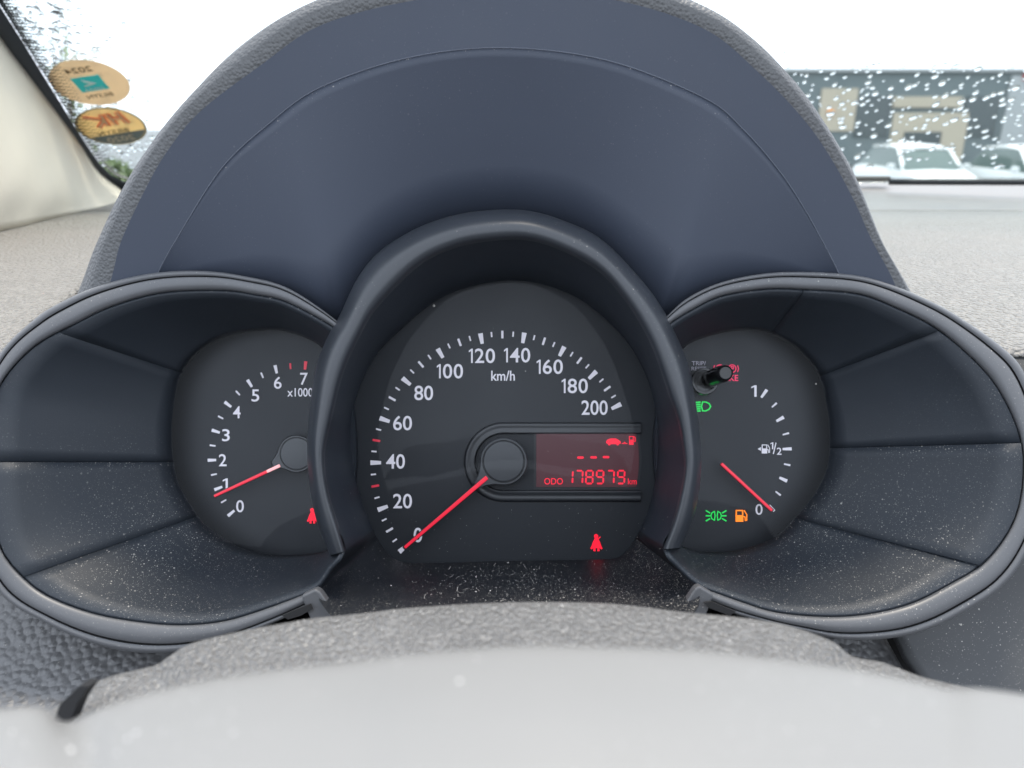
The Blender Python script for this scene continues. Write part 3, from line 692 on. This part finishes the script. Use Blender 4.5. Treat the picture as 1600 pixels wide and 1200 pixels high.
Rc = [(1064, 894, .2385), (1036, 858, .2385), (1048, 800, .27), (1055, 700, .27), (1050, 600, .27)]
Rd = [(1064, 541), (1106, 521), (1155, 512), (1194, 514), (1236, 535), (1267, 563), (1285, 595), (1292, 630), (1297, 665), (1297, 707), (1290, 742), (1271, 777), (1246, 808), (1212, 842), (1169, 860), (1124, 867), (1075, 862), (1040, 835), (1024, 760), (1020, 680), (1035, 590)]
Rrim, Rinn = pod(Ro, Ri, Rc, Rd, (1165, 700), [(1.06, 0, 0), (31.8, 44.3, .0004), (70, 77.7, .0001), (150, 150, 0), (-27, -54.7, .0007)], 1)
# tabs where the pod rims end beside the column
for pts in ([(470, 931), (493, 920), (500, 925), (526, 962), (512, 985), (486, 972)], [(1116, 929), (1093, 915), (1086, 920), (1060, 960), (1074, 985), (1100, 972)]):
    o = prism('rim_tab', [pts], .2350, .004, M['rim'], clu); m = o.modifiers.new('bevel', 'BEVEL'); m.width = .0007; m.segments = 3
for pts in ([(440, 962), (484, 944), (488, 952), (470, 962), (450, 968)], [(1100, 942), (1112, 940), (1150, 956), (1140, 962), (1108, 950)]):
    prism('rim_slot', [pts], .2335, .001, M['gap'], clu)

# ------------------------------------------------------------------ dial faces
def dial_face(inn, d, mat, label, grow=1.03):
    pts = [inn.at(i * 3) for i in range(120)]
    cx = sum(p.x for p in pts) / 120; cy = sum(p.y for p in pts) / 120
    v = [P(cx, cy, d)] + [P(cx + (p.x - cx) * grow, cy + (p.y - cy) * grow, d) for p in pts] + [P(cx + (p.x - cx) * grow, cy + (p.y - cy) * grow, d + .002) for p in pts]
    f = [(0, 1 + i, 1 + (i + 1) % 120) for i in range(120)] + [(1 + i, 1 + (i + 1) % 120, 121 + (i + 1) % 120, 121 + i) for i in range(120)]
    o = mesh_obj('dial_face', v, f, mat, clu, False); o['label'] = label; return o
speed = dial_face(so, SPD_D, M['dial'], 'black speedometer face marked 0 to 200')
tach = dial_face(Linn, POD_D, M['dial'], 'black rev counter face marked 0 to 7')
fuel = dial_face(Rinn, POD_D, M['dial'], 'black fuel gauge face with green and amber symbols')
r0 = [so.at(i * 2) for i in range(180)]
# slightly raised printed scale plate on the speedometer (its edge shows as a faint arc)
def tick(parent, x, y, cx, cy, L, w0, w1, d, mat):
    a = math.atan2(cy - y, cx - x); dx, dy = math.cos(a), math.sin(a); nx, ny = -dy, dx
    pts = [(x - dx * L / 2 + nx * w0 / 2, y - dy * L / 2 + ny * w0 / 2), (x + dx * L / 2 + nx * w1 / 2, y + dy * L / 2 + ny * w1 / 2), (x + dx * L / 2 - nx * w1 / 2, y + dy * L / 2 - ny * w1 / 2), (x - dx * L / 2 - nx * w0 / 2, y - dy * L / 2 - ny * w0 / 2)]
    return prism('tick', [pts], d - .00025, .0002, mat, parent)
maj = [(630, 857), (598, 794), (587, 723), (601, 656), (635, 596), (688, 552), (752, 529), (818, 528), (878, 549), (926, 586), (963, 635)]
sp = catmull([(x, y, 0) for x, y in maj], 401)
# parameterise by angle between majors
def between(a, b, f, c):
    a0 = math.atan2(a[1] - c[1], a[0] - c[0]); a1 = math.atan2(b[1] - c[1], b[0] - c[0])
    if a1 - a0 > math.pi: a1 -= 2 * math.pi
    if a1 - a0 < -math.pi: a1 += 2 * math.pi
    r0_, r1_ = math.hypot(a[0] - c[0], a[1] - c[1]), math.hypot(b[0] - c[0], b[1] - c[1])
    A_, R_ = lerp(a0, a1, f), lerp(r0_, r1_, f); return c[0] + R_ * math.cos(A_), c[1] + R_ * math.sin(A_)
C0 = (787, 722)
for i, (x, y) in enumerate(maj):
    tick(speed, x, y, *C0, 16.5, 7.5, 5, SPD_D, M['white'])
    if i < 10:
        for f_, L, w in ((.25, 8, 2.4), (.5, 12, 3.4), (.75, 8, 2.4)):
            qx, qy = between((x, y), maj[i + 1], f_, C0)
            dx, dy = (qx - C0[0]), (qy - C0[1]); s = 1 + (3.0 if f_ == .5 else 4.0) / math.hypot(dx, dy)
            red = f_ == .5 and i in (1, 2)
            tick(speed, C0[0] + dx * s, C0[1] + dy * s, *C0, L, w, w, SPD_D, M['redprint'] if red else M['white'])
for s, x, y in (('0', 653, 836), ('20', 629, 783), ('40', 618, 721), ('60', 629, 661), ('80', 662, 614), ('100', 703, 580), ('120', 753, 556), ('140', 808, 555), ('160', 859, 573), ('180', 898, 603), ('200', 929, 637)):
    text('numeral', s, x, y, SPD_D, 23.0, M['white'], speed, w={1: 13.5, 2: 29.5, 3: 41}[len(s)], bold=.010)
text('unit_print', 'km/h', 786, 587, SPD_D, 16, M['white'], speed, w=37, bold=.012)

# stadium-shaped ridge round the pointer cap and the display
def stadium(h, x1, n=40):
    pts = [(x1, 722 - h)] + [(lerp(x1, 787, (i + 1) / 12), 722 - h) for i in range(12)]
    pts += [(787 - h * math.sin(math.pi * i / n), 722 - h * math.cos(math.pi * i / n)) for i in range(1, n)]
    pts += [(lerp(787, x1, i / 12), 722 + h) for i in range(13)]
    return pts
M['ridge'] = plastic('dial_ridge_black', (.02, .022, .026), .35, bump=.02)
rows = [[P(x, y, SPD_D - dd) for x, y in stadium(h, 1001)] for h, dd in ((62.5, .0001), (61, .0010), (58.5, .0015), (55, .0011), (50, .0011), (47, .0016), (45, .0014), (43.5, .0001))]
loft('ridge', rows, M['ridge'], speed)
# display
lcd = [(838, 677)] + [(994, 677)] + [(994 + 4.5 * math.sin(math.pi * i / 12), lerp(677, 761, i / 12)) for i in range(1, 12)] + [(994, 761), (838, 761)]
prism('display_bezel', [[(834, 673), (999, 673), (1003, 719), (999, 765), (834, 765)]], SPD_D - .0002, .0001, M['dial_ring'], speed)
prism('display_screen', [lcd], SPD_D - .0006, .0003, M['lcd'], speed)
LD = SPD_D - .0009
SEG = {'0': 'abcdef', '1': 'bc', '7': 'abc', '8': 'abcdefg', '9': 'abcdfg'}
def seg7(ch, cx, cy, w, h, t=2.6, sh=1.0):
    x0, x1, ym = -w / 2, w / 2, 0; g = .7; P_ = {'a': ((x0 + g, -h / 2), (x1 - g, -h / 2)), 'g': ((x0 + g, 0), (x1 - g, 0)), 'd': ((x0 + g, h / 2), (x1 - g, h / 2)),
        'f': ((x0, -h / 2 + g), (x0, -g)), 'b': ((x1, -h / 2 + g), (x1, -g)), 'e': ((x0, g), (x0, h / 2 - g)), 'c': ((x1, g), (x1, h / 2 - g))}
    out = []
    for s in SEG[ch]:
        (ax, ay), (bx, by) = P_[s]; L = math.hypot(bx - ax, by - ay); dx, dy = (bx - ax) / L, (by - ay) / L; nx, ny = -dy * t / 2, dx * t / 2; e = t * .45
        pl = [(ax, ay), (ax + dx * e + nx, ay + dy * e + ny), (bx - dx * e + nx, by - dy * e + ny), (bx, by), (bx - dx * e - nx, by - dy * e - ny), (ax + dx * e - nx, ay + dy * e - ny)]
        out.append([(cx + x - y * .04, cy + y) for x, y in pl])
    return out
for ch, x in zip('178979', (889.5, 905, 921, 937.5, 954, 970.5)):
    prism('display_digit', seg7(ch, x, 745.5, 10.5, 20), LD, .0001, M['lcdred'], speed)
for x, y in ((907, 715), (927.5, 714.6), (947, 714.2)):
    prism('display_dash', [[(x - 5.5, y), (x - 4, y - 1.8), (x + 4, y - 1.8), (x + 5.5, y), (x + 4, y + 1.8), (x - 4, y + 1.8)]], LD, .0001, M['lcdred'], speed)
text('display_print', 'ODO', 865, 752, SPD_D - .0006, 10, M['lcdred'], speed, w=29, bold=0)
text('display_print', 'km', 988, 752, SPD_D - .0006, 9.5, M['lcdred'], speed, w=13.5, bold=0)
carp = [[(947, 690), (949, 687), (954, 685), (962, 685), (966, 687), (970, 690), (970, 693), (966, 694), (950, 694), (947, 692)], circ(952, 694, 2, 10), circ(965, 694, 2, 10)] + stroke([(972, 693), (980, 693)], 1.2) + [[(974, 692), (976, 690), (978, 692)]]
carp += [[(983, 695), (983, 687), (990, 687), (990, 695)]] + stroke([(983.5, 687), (983.5, 682), (989.5, 682), (989.5, 687)], 1.3) + stroke([(990, 689), (992.5, 690), (992.5, 684), (990.5, 682)], 1.2)
prism('display_symbol', carp, LD, .0001, M['lcdred'], speed)
# seat-belt warning
def belt(cx, cy, s=1.0):
    q = [circ(cx - .5, cy - 10 * s, 3.4 * s, 14)]
    q.append([(cx + a * s, cy + b * s) for a, b in ((-2.5, -7), (2.5, -7), (5.5, -1), (7.5, 5), (9.5, 9), (7.5, 10.5), (4.5, 8), (5, 13), (1.5, 13.5), (1.5, 8.5), (-1.5, 8.5), (-1.5, 13.5), (-5, 13), (-4.5, 8), (-7.5, 10.5), (-9.5, 9), (-7.5, 5), (-5.5, -1))])
    q += stroke([(cx + 3 * s, cy - 6 * s), (cx + 6 * s, cy - 9 * s)], 1.4 * s)
    return q
prism('warning_symbol', belt(932, 848), SPD_D - .0004, .0002, M['red'], speed)
# pointer and its cap
def pointer(x0, y0, x1, y1, w0, w1, d, dt, mat, parent, split=None):
    def bar(ax, ay, bx, by, wa, wb, d_, th, m, nm):
        L = math.hypot(bx - ax, by - ay); nx, ny = -(by - ay) / L, (bx - ax) / L
        o = prism(nm, [[(ax + nx * wa / 2, ay + ny * wa / 2), (bx + nx * wb / 2, by + ny * wb / 2), (bx - nx * wb / 2, by - ny * wb / 2), (ax - nx * wa / 2, ay - ny * wa / 2)]], d_, th, m, parent)
        mm = o.modifiers.new('bevel', 'BEVEL'); mm.width = .0003; mm.segments = 2; return o
    if split:
        sx, sy = lerp(x0, x1, split), lerp(y0, y1, split)
        bar(x0, y0, sx, sy, w0, lerp(w0, w1, split), d, dt, M['pointer_pale'], 'pointer_root'); bar(sx, sy, x1, y1, lerp(w0, w1, split), w1, d, dt, mat, 'pointer')
    else: bar(x0, y0, x1, y1, w0, w1, d, dt, mat, 'pointer')
    bar(x0, y0, lerp(x0, x1, 1.015), lerp(y0, y1, 1.015), w0 + 2.2, w1 + 2.0, d + .0009, .0012, M['pointer_dark'], 'pointer_base')
PD = SPD_D - .007
def teardrop(cx, cy, r, ang, tail, tw, n=48):
    a = math.radians(ang); out = []
    for i in range(n + 1):
        t = a + math.radians(52) + (2 * math.pi - math.radians(104)) * i / n; out.append((cx + r * math.cos(t), cy - r * math.sin(t)))
    ca, sa = math.cos(a), -math.sin(a); nx, ny = -sa, ca
    def tp(f_, s): return (cx + ca * f_ + nx * s, cy + sa * f_ + ny * s)
    k = out[-1]; e1 = [tp(r * .95, r * .45), tp(r * 1.25, tw * .8), tp(tail, tw / 2)]; e2 = [tp(tail, -tw / 2), tp(r * 1.25, -tw * .8), tp(r * .95, -r * .45)]
    d1 = (k[0] - e1[0][0]) ** 2 + (k[1] - e1[0][1]) ** 2; d2 = (k[0] - e2[-1][0]) ** 2 + (k[1] - e2[-1][1]) ** 2
    return out + (e1 + e2 if d1 < d2 else list(reversed(e2)) + list(reversed(e1)))
def cap(cx, cy, r, ang, tail, tw, d, parent):
    td = teardrop(cx, cy, r, ang, tail, tw)
    n = len(td); sc_ = lambda s, dd: [P(cx + (x - cx) * s, cy + (y - cy) * s, dd) for x, y in td]
    rows = [sc_(1.0, SPD_D), sc_(1.0, d + .0008), sc_(.985, d + .0003), sc_(.955, d), sc_(.80, d)]
    v = [p for q in rows for p in q]; f = loft_faces(5, n, True); f.append(tuple(range(4 * n, 5 * n)))
    mesh_obj('pointer_cap', v, f, M['knob'], parent, True, auto=35)
    rows = [[P(*q, d - z) for q in circ(cx, cy, rr, 48)] for rr, z in ((r * .86, -.0002), (r * .85, .00005), (r * .82, .0003), (r * .79, .00035))]
    v = [p for q in rows for p in q]; f = loft_faces(4, 48, True); f.append(tuple(range(3 * 48, 4 * 48)))
    mesh_obj('cap_disc', v, f, M['knob'], parent, True, auto=35)
    rows = [[P(*q, d - z) for q in circ(cx, cy, rr, 48)] for rr, z in ((r * .89, .0001), (r * .855, .0001))]
    loft('cap_groove', rows, M['gap'], parent, closed=True)
cap(787, 721, 37.5, 221.5, 58, 12, PD, speed)
pointer(761, 746, 632, 856, 6.6, 4.6, PD - .0006, .0009, M['pointer'], speed)
# wide soft sheen comes from the clear lens
tc = (463, 715)
tm = [(361, 802), (341, 763), (331, 719), (337, 674), (356, 632), (390, 599), (431, 577), (477, 571)]
for i, (x, y) in enumerate(tm):
    tick(tach, x, y, *tc, 13, 5, 3.6, POD_D, M['redprint'] if i == 7 else M['white'])
    if i < 7:
        qx, qy = between((x, y), tm[i + 1], .5, tc); tick(tach, qx, qy, *tc, 9, 2.6, 2.2, POD_D, M['redprint'] if i == 6 else M['white'])
for s, (x, y) in zip('01234567', [(375, 791), (352, 757), (348, 719), (353, 680), (370, 644), (399, 618), (434, 598), (475, 592)]):
    text('numeral', s, x, y, POD_D, 19, M['white'], tach, w=12 if s != '1' else 8, bold=.008)
text('unit_print', 'x1000r/min', 449 + 37, 613, POD_D, 13.5, M['white'], tach, w=74, bold=.008)
text('unit_print', 'ECO', 560, 760, POD_D, 1, M['dial'], tach) if False else None
prism('warning_symbol', belt(488, 806, .9), POD_D - .0004, .0002, M['red'], tach)
cap(463, 709, 29.5, 204, 42, 9, POD_D - .006, tach)
pointer(437, 727.5, 334, 775.5, 5, 4, POD_D - .0066, .0009, M['pointer'], tach, split=.2)

fc = (1130, 705)
ft = [(1194, 615), (1210, 633), (1219, 655), (1228, 678), (1230, 701.5), (1230, 726), (1224, 749), (1216, 771), (1206, 794)]
for i, (x, y) in enumerate(ft):
    L = (15, 10, 13, 10, 14, 10, 13, 10, 12)[i]; w = (5, 3, 5.4, 3, 5, 3, 5.4, 3, 4)[i]
    tick(fuel, x, y, *fc, L, w, w * .7, POD_D, M['white'])
text('numeral', '1', 1178, 611, POD_D, 18, M['white'], fuel, w=8.5, bold=.012)
text('numeral', '0', 1186, 796, POD_D, 17, M['white'], fuel, w=11, bold=.006)
text('numeral', '1', 1206, 696.5, POD_D, 10.5, M['white'], fuel, w=4.6, bold=.006)
text('numeral', '2', 1217.5, 705, POD_D, 11, M['white'], fuel, w=7.5, bold=.006)
prism('fraction_bar', stroke([(1208.5, 709), (1212.5, 692)], 1.5), POD_D - .0003, .0001, M['white'], fuel)
def pump(cx, cy, w, h, t):
    q = [[(cx - w / 2, cy + h / 2), (cx - w / 2, cy - h * .05), (cx + w / 2, cy - h * .05), (cx + w / 2, cy + h / 2)]]
    q += stroke([(cx - w / 2 + t / 2, cy), (cx - w / 2 + t / 2, cy - h / 2 + t / 2), (cx + w / 2 - t / 2, cy - h / 2 + t / 2), (cx + w / 2 - t / 2, cy)], t)
    q += stroke([(cx + w / 2, cy + h * .05), (cx + w * .72, cy + h * .1), (cx + w * .76, cy + h * .4), (cx + w * .95, cy + h * .38), (cx + w * .95, cy - h * .1), (cx + w * .62, cy - h * .45)], t * .8)
    return q
prism('fuel_symbol', pump(1194.5, 701.5, 8.5, 14, 1.4) + [[(1184, 701.5), (1189, 698.5), (1189, 704.5)]], POD_D - .0003, .0001, M['white'], fuel)
prism('warning_symbol', pump(1155.5, 806, 12, 18.5, 2.0), POD_D - .0004, .0002, M['amber'], fuel)
# position-light symbol
q = []
for s in (-1, 1):
    cx = 1119 + s * 5.2
    q += stroke([(cx - s * 2.6, 799), (cx + s * 1.6, 801.5), (cx + s * 3.0, 806), (cx + s * 1.6, 810.5), (cx - s * 2.6, 813), (cx - s * 3.6, 806), (cx - s * 2.6, 799)][::1], 1.5)
    for dy0, dy1 in ((-4.5, -8), (0, 0), (4.5, 8)): q += stroke([(cx + s * 4.6, 806 + dy0), (cx + s * 10.5, 806 + dy1)], 1.9)
prism('warning_symbol', q, POD_D - .0004, .0002, M['green'], fuel)
q = stroke([(1098, 628), (1103, 628.2), (1108, 630.5), (1110.5, 635), (1108, 639.5), (1103, 642), (1098, 642), (1096, 635), (1098, 628)], 1.9)
for i in range(5): q += stroke([(1085.5 + i * .3, 629.0 + i * 3.4), (1094.2, 628.4 + i * 3.4)], 2.3)
prism('warning_symbol', q, POD_D - .0004, .0002, M['green'], fuel)
M['redoff'] = plain('dim_red_print', (.42, .02, .06), .5, (.9, .02, .12), .28)
text('warning_print', 'BRAKE', 1135, 590.5, POD_D, 9.5, M['redoff'], fuel, w=37, bold=.02)
pk = [] ; ring = circ(1144, 576, 6, 20); pk += stroke(ring + [ring[0]], 1.5)
pk += stroke([(1135.5, 571), (1134, 576), (1135.5, 581)], 1.4) + stroke([(1152.5, 571), (1154, 576), (1152.5, 581)], 1.4) + stroke([(1142.5, 580), (1142.5, 572.5), (1146, 573), (1146, 576), (1143, 576.5)], 1.4)
ring = circ(1125, 576, 6, 20); pk += stroke(ring + [ring[0]], 1.5) + stroke([(1125, 572), (1125, 577)], 1.6) + stroke([(1116.5, 571), (1115, 576), (1116.5, 581)], 1.4)
prism('warning_symbol', pk, POD_D - .0003, .0001, M['redoff'], fuel)
M['dimwhite'] = plain('dim_white_print', (.32, .30, .35), .5, (.7, .65, .78), .02)
text('button_print', 'TRIP/', 1092, 567.5, POD_D, 6.5, M['dimwhite'], fuel, w=22, bold=.012)
text('button_print', 'RESET', 1092, 576, POD_D, 6, M['dimwhite'], fuel, w=23, bold=.012)
pointer(1127.5, 724.5, 1207, 798, 4.6, 4.4, POD_D - .006, .0009, M['pointer'], fuel)
# trip stem poking out of the fuel gauge
def rodrows(sections, n=28):
    rows = []
    for (x, y, d, r) in sections:
        c = P(x, y, d); rows.append([c + AX * (r * math.cos(2 * math.pi * i / n)) + AV * (r * math.sin(2 * math.pi * i / n)) for i in range(n)])
    return rows
def rod(name, sections, mat, parent):
    rows = rodrows(sections); n = 28; v = [p for q in rows for p in q]; f = loft_faces(len(rows), n, True); f += [tuple(range(n)), tuple(range(len(v) - n, len(v)))]
    return mesh_obj(name, v, f, mat, parent, True, auto=40)
rod('stem_collar', [(1100, 597, .2925, .0052), (1101, 596, .287, .0052), (1102, 595.5, .2860, .0048), (1102, 595.5, .2860, .0040), (1102, 595.5, .2885, .0038)], M['stem'], fuel)
rod('trip_stem', [(1103, 595, .290, .0032), (1112, 591, .280, .0031), (1130, 584.5, .264, .0029), (1133, 583, .2612, .0027), (1134, 582.5, .2606, .0022), (1134, 582.5, .2611, .0020)], M['stem'], fuel)
for k in range(7):
    a = math.radians(20 + k * 24); r = .0031
    def rp(x, y, d): return P(x, y, d) + AX * (r * math.cos(a)) + AV * (r * math.sin(a))
    p0, p1 = rp(1114, 590, .278), rp(1129, 585, .2648); w = (AX * -math.sin(a) + AV * math.cos(a)) * .00022; u = (AX * math.cos(a) + AV * math.sin(a)) * .0002
    mesh_obj('stem_rib', [p0 - w, p0 + w, p0 + u, p1 - w, p1 + w, p1 + u], [(0, 1, 4, 3), (1, 2, 5, 4), (2, 0, 3, 5), (0, 2, 1), (3, 4, 5)], M['stem'], fuel, False)

# lint, fibres and crumbs lying on the shroud floor and the lens
M['lint'] = plain('pale_lint', (.50, .48, .45), .9)
rl = random.Random(11)
def floor_pt(a, t):
    p = sc.at(a).lerp(so.at(a), t); return P(p.x, p.y, p.z - .0004)
v = []; f = []
for i in range(150):
    a = rl.gauss(-90, 17); t = rl.uniform(.3, .97); da = rl.uniform(-.7, .7); dt = rl.uniform(-.02, .02); w = rl.uniform(.00004, .00009); b = len(v); n_ = rl.choice((2, 3, 5, 7))
    for k in range(n_):
        p = floor_pt(a, min(.99, max(.1, t))); v += [p - AN * w - AX * w, p + AN * w + AX * w]
        a += da * rl.uniform(.2, 1); t += dt * rl.uniform(.2, 1); da += rl.uniform(-.35, .35); dt += rl.uniform(-.012, .012)
    f += [(b + 2 * k, b + 2 * k + 1, b + 2 * k + 3, b + 2 * k + 2) for k in range(n_ - 1)]
for i in range(420):      # crumbs on the floor
    a = rl.gauss(-90, 22); t = rl.random() ** .6 * .96 + .02; c = floor_pt(a, t); r = rl.uniform(.00005, .00016) * (2.2 if rl.random() < .04 else 1); b = len(v)
    v += [c + AX * r, c + AV * r, c - AX * r, c - AV * r, c + AN * r]; f += [(b, b + 1, b + 4), (b + 1, b + 2, b + 4), (b + 2, b + 3, b + 4), (b + 3, b, b + 4)]
def crumb_at(px_, py_, d_, r):
    b = len(v); c = P(px_, py_, d_); v.extend([c + AX * r, c + AV * r * 1.4, c - AX * r, c - AV * r, c + AN * r]); f.extend([(b, b + 1, b + 4), (b + 1, b + 2, b + 4), (b + 2, b + 3, b + 4), (b + 3, b, b + 4)])
crumb_at(678, 478, .2725, .0005); crumb_at(1275, 600, .2785, .00035); crumb_at(821, 580, .2735, .0002)
for i in range(70): crumb_at(rl.uniform(600, 1000), rl.uniform(790, 868), .2735, rl.uniform(.00004, .0001))
for i in range(40): crumb_at(rl.uniform(570, 1010), rl.uniform(500, 800), .2735, rl.uniform(.00003, .00008))
c = floor_pt(-127, .12); b = len(v)
v += [c + AX * .0006, c + AV * .0006, c - AX * .0006, c - AV * .0006, c + AN * .0006]; f += [(b, b + 1, b + 4), (b + 1, b + 2, b + 4), (b + 2, b + 3, b + 4), (b + 3, b, b + 4)]
tag(mesh_obj('lint', v, f, M['lint'], clu, False), kind='stuff')
# clear lenses
def lens(inn, d, bulge, cxy):
    rows = []
    for s in (1.0, .75, .5, .25, .02):
        rows.append([P(cxy[0] + (p.x - cxy[0]) * s, cxy[1] + (p.y - cxy[1]) * s, d - bulge * (1 - s * s)) for p in [inn.at(i * 4) for i in range(90)]])
    v = [p for q in rows for p in q]; f = loft_faces(5, 90, True); f.append(tuple(range(4 * 90, 5 * 90)))
    mesh_obj('clear_lens', v, f, M['lens'], clu, True)
lens(so, SPD_OPEN - .004, .0015, (787, 670)); lens(Linn, POD_OPEN - .002, .001, (420, 705)); lens(Rinn, POD_OPEN - .002, .001, (1165, 700))
tag(clu, 'three-pod car instrument cluster with speedometer, rev counter and fuel gauge', 'instrument cluster')

# ================================================================== steering column cover and wheel
top = [(-60, 1180), (60, 1120), (133, 1075), (175, 1056), (241, 1040), (266, 1024), (297, 1006), (350, 992), (420, 978), (490, 966), (560, 959), (650, 949), (800, 941), (950, 943), (1064, 956), (1139, 963), (1225, 976), (1300, 1002), (1330, 1025), (1375, 1034), (1412, 1047), (1450, 1060), (1560, 1085), (1700, 1120)]
cb = catmull([(x, y, .168) for x, y in top], 150)
def crow(dy, dd, sx=1.0): return [P(800 + (p.x - 800) * sx, p.y + dy, p.z + dd) for p in cb]
colm = empty('column_cover', tuple(P(800, 1200, .2)))
o = loft('cover_shell', [crow(130, .022), crow(50, .016), crow(14, .008), crow(3, .003), crow(0, 0), crow(4, -.004), crow(22, -.009), crow(60, -.018), crow(120, -.028), crow(220, -.038)], M['column'], colm)
prism('stalk_slot', [[(84, 1126), (94, 1100), (124, 1072), (138, 1073), (120, 1100), (108, 1130)]], .150, .004, M['gap'], colm)
tag(colm, 'grey coarse-grained steering column cover speckled with dust and painted glints below the gauges', 'column cover')

whl = empty('steering_wheel', tuple(P(800, 1400, .12)))
htop = [(-220, 1132), (-60, 1108), (0, 1102), (55, 1098), (80, 1106), (94, 1122), (112, 1122), (135, 1110), (175, 1094), (245, 1073), (350, 1052), (455, 1038), (560, 1027), (650, 1015), (800, 1004), (912, 1004), (1100, 1011), (1225, 1025), (1337, 1040), (1431, 1059), (1480, 1070), (1530, 1070), (1600, 1079), (1780, 1108)]
hb = catmull([(x, y + 6, .088) for x, y in htop], 170)
hb2 = catmull([(x, y + 6, .088) for x, y in htop if not 60 < x < 130], 170)
def hrow(dy, dd): return [P(lerp(p.x, q.x, t_), lerp(p.y, q.y, t_) + dy, p.z + dd) for p, q in zip(hb, hb2) for t_ in [min(1, max(0, (dy - 2) / 30))]]
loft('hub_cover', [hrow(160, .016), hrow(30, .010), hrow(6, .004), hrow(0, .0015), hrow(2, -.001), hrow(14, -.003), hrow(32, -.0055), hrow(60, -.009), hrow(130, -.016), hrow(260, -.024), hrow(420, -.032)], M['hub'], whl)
def flecks(name, rows, n, r0, r1, parent, seed):
    rq = random.Random(seed); v = []; f = []
    for i in range(n):
        j = rq.randrange(len(rows) - 1); k = rq.randrange(5, len(rows[0]) - 6); c = rows[j][k].lerp(rows[j + 1][k + 1], rq.random()) + AN * r0 * .5; r = lerp(r0, r1, rq.random() ** 3); b = len(v)
        v += [c + AX * r, c + AV * r, c - AX * r, c - AV * r, c + AN * r]; f += [(b, b + 1, b + 4), (b + 1, b + 2, b + 4), (b + 2, b + 3, b + 4), (b + 3, b, b + 4)]
    tag(mesh_obj(name, v, f, M['fleck'], parent, False), kind='stuff')
M['fleck'] = plain('white_dust_glint', (.62, .60, .57), .8)
flecks('dust', [crow(0, 0), crow(4, -.004), crow(22, -.009), crow(60, -.018)], 260, .00004, .00020, colm, 5)  # white grains serve as dust and as painted sparkle on the cover
flecks('dust', [hrow(2, -.001), hrow(14, -.003), hrow(32, -.0055), hrow(60, -.009), hrow(130, -.016)], 9, .0001, .0005, whl, 4)  # white specks painted in for bright out-of-focus glints, besides dust
tag(whl, 'blurred steering wheel hub coloured pale by painted sheen in front of the column cover', 'steering wheel')

for o in bpy.data.objects:
    if '_wl' in o: del o['_wl']
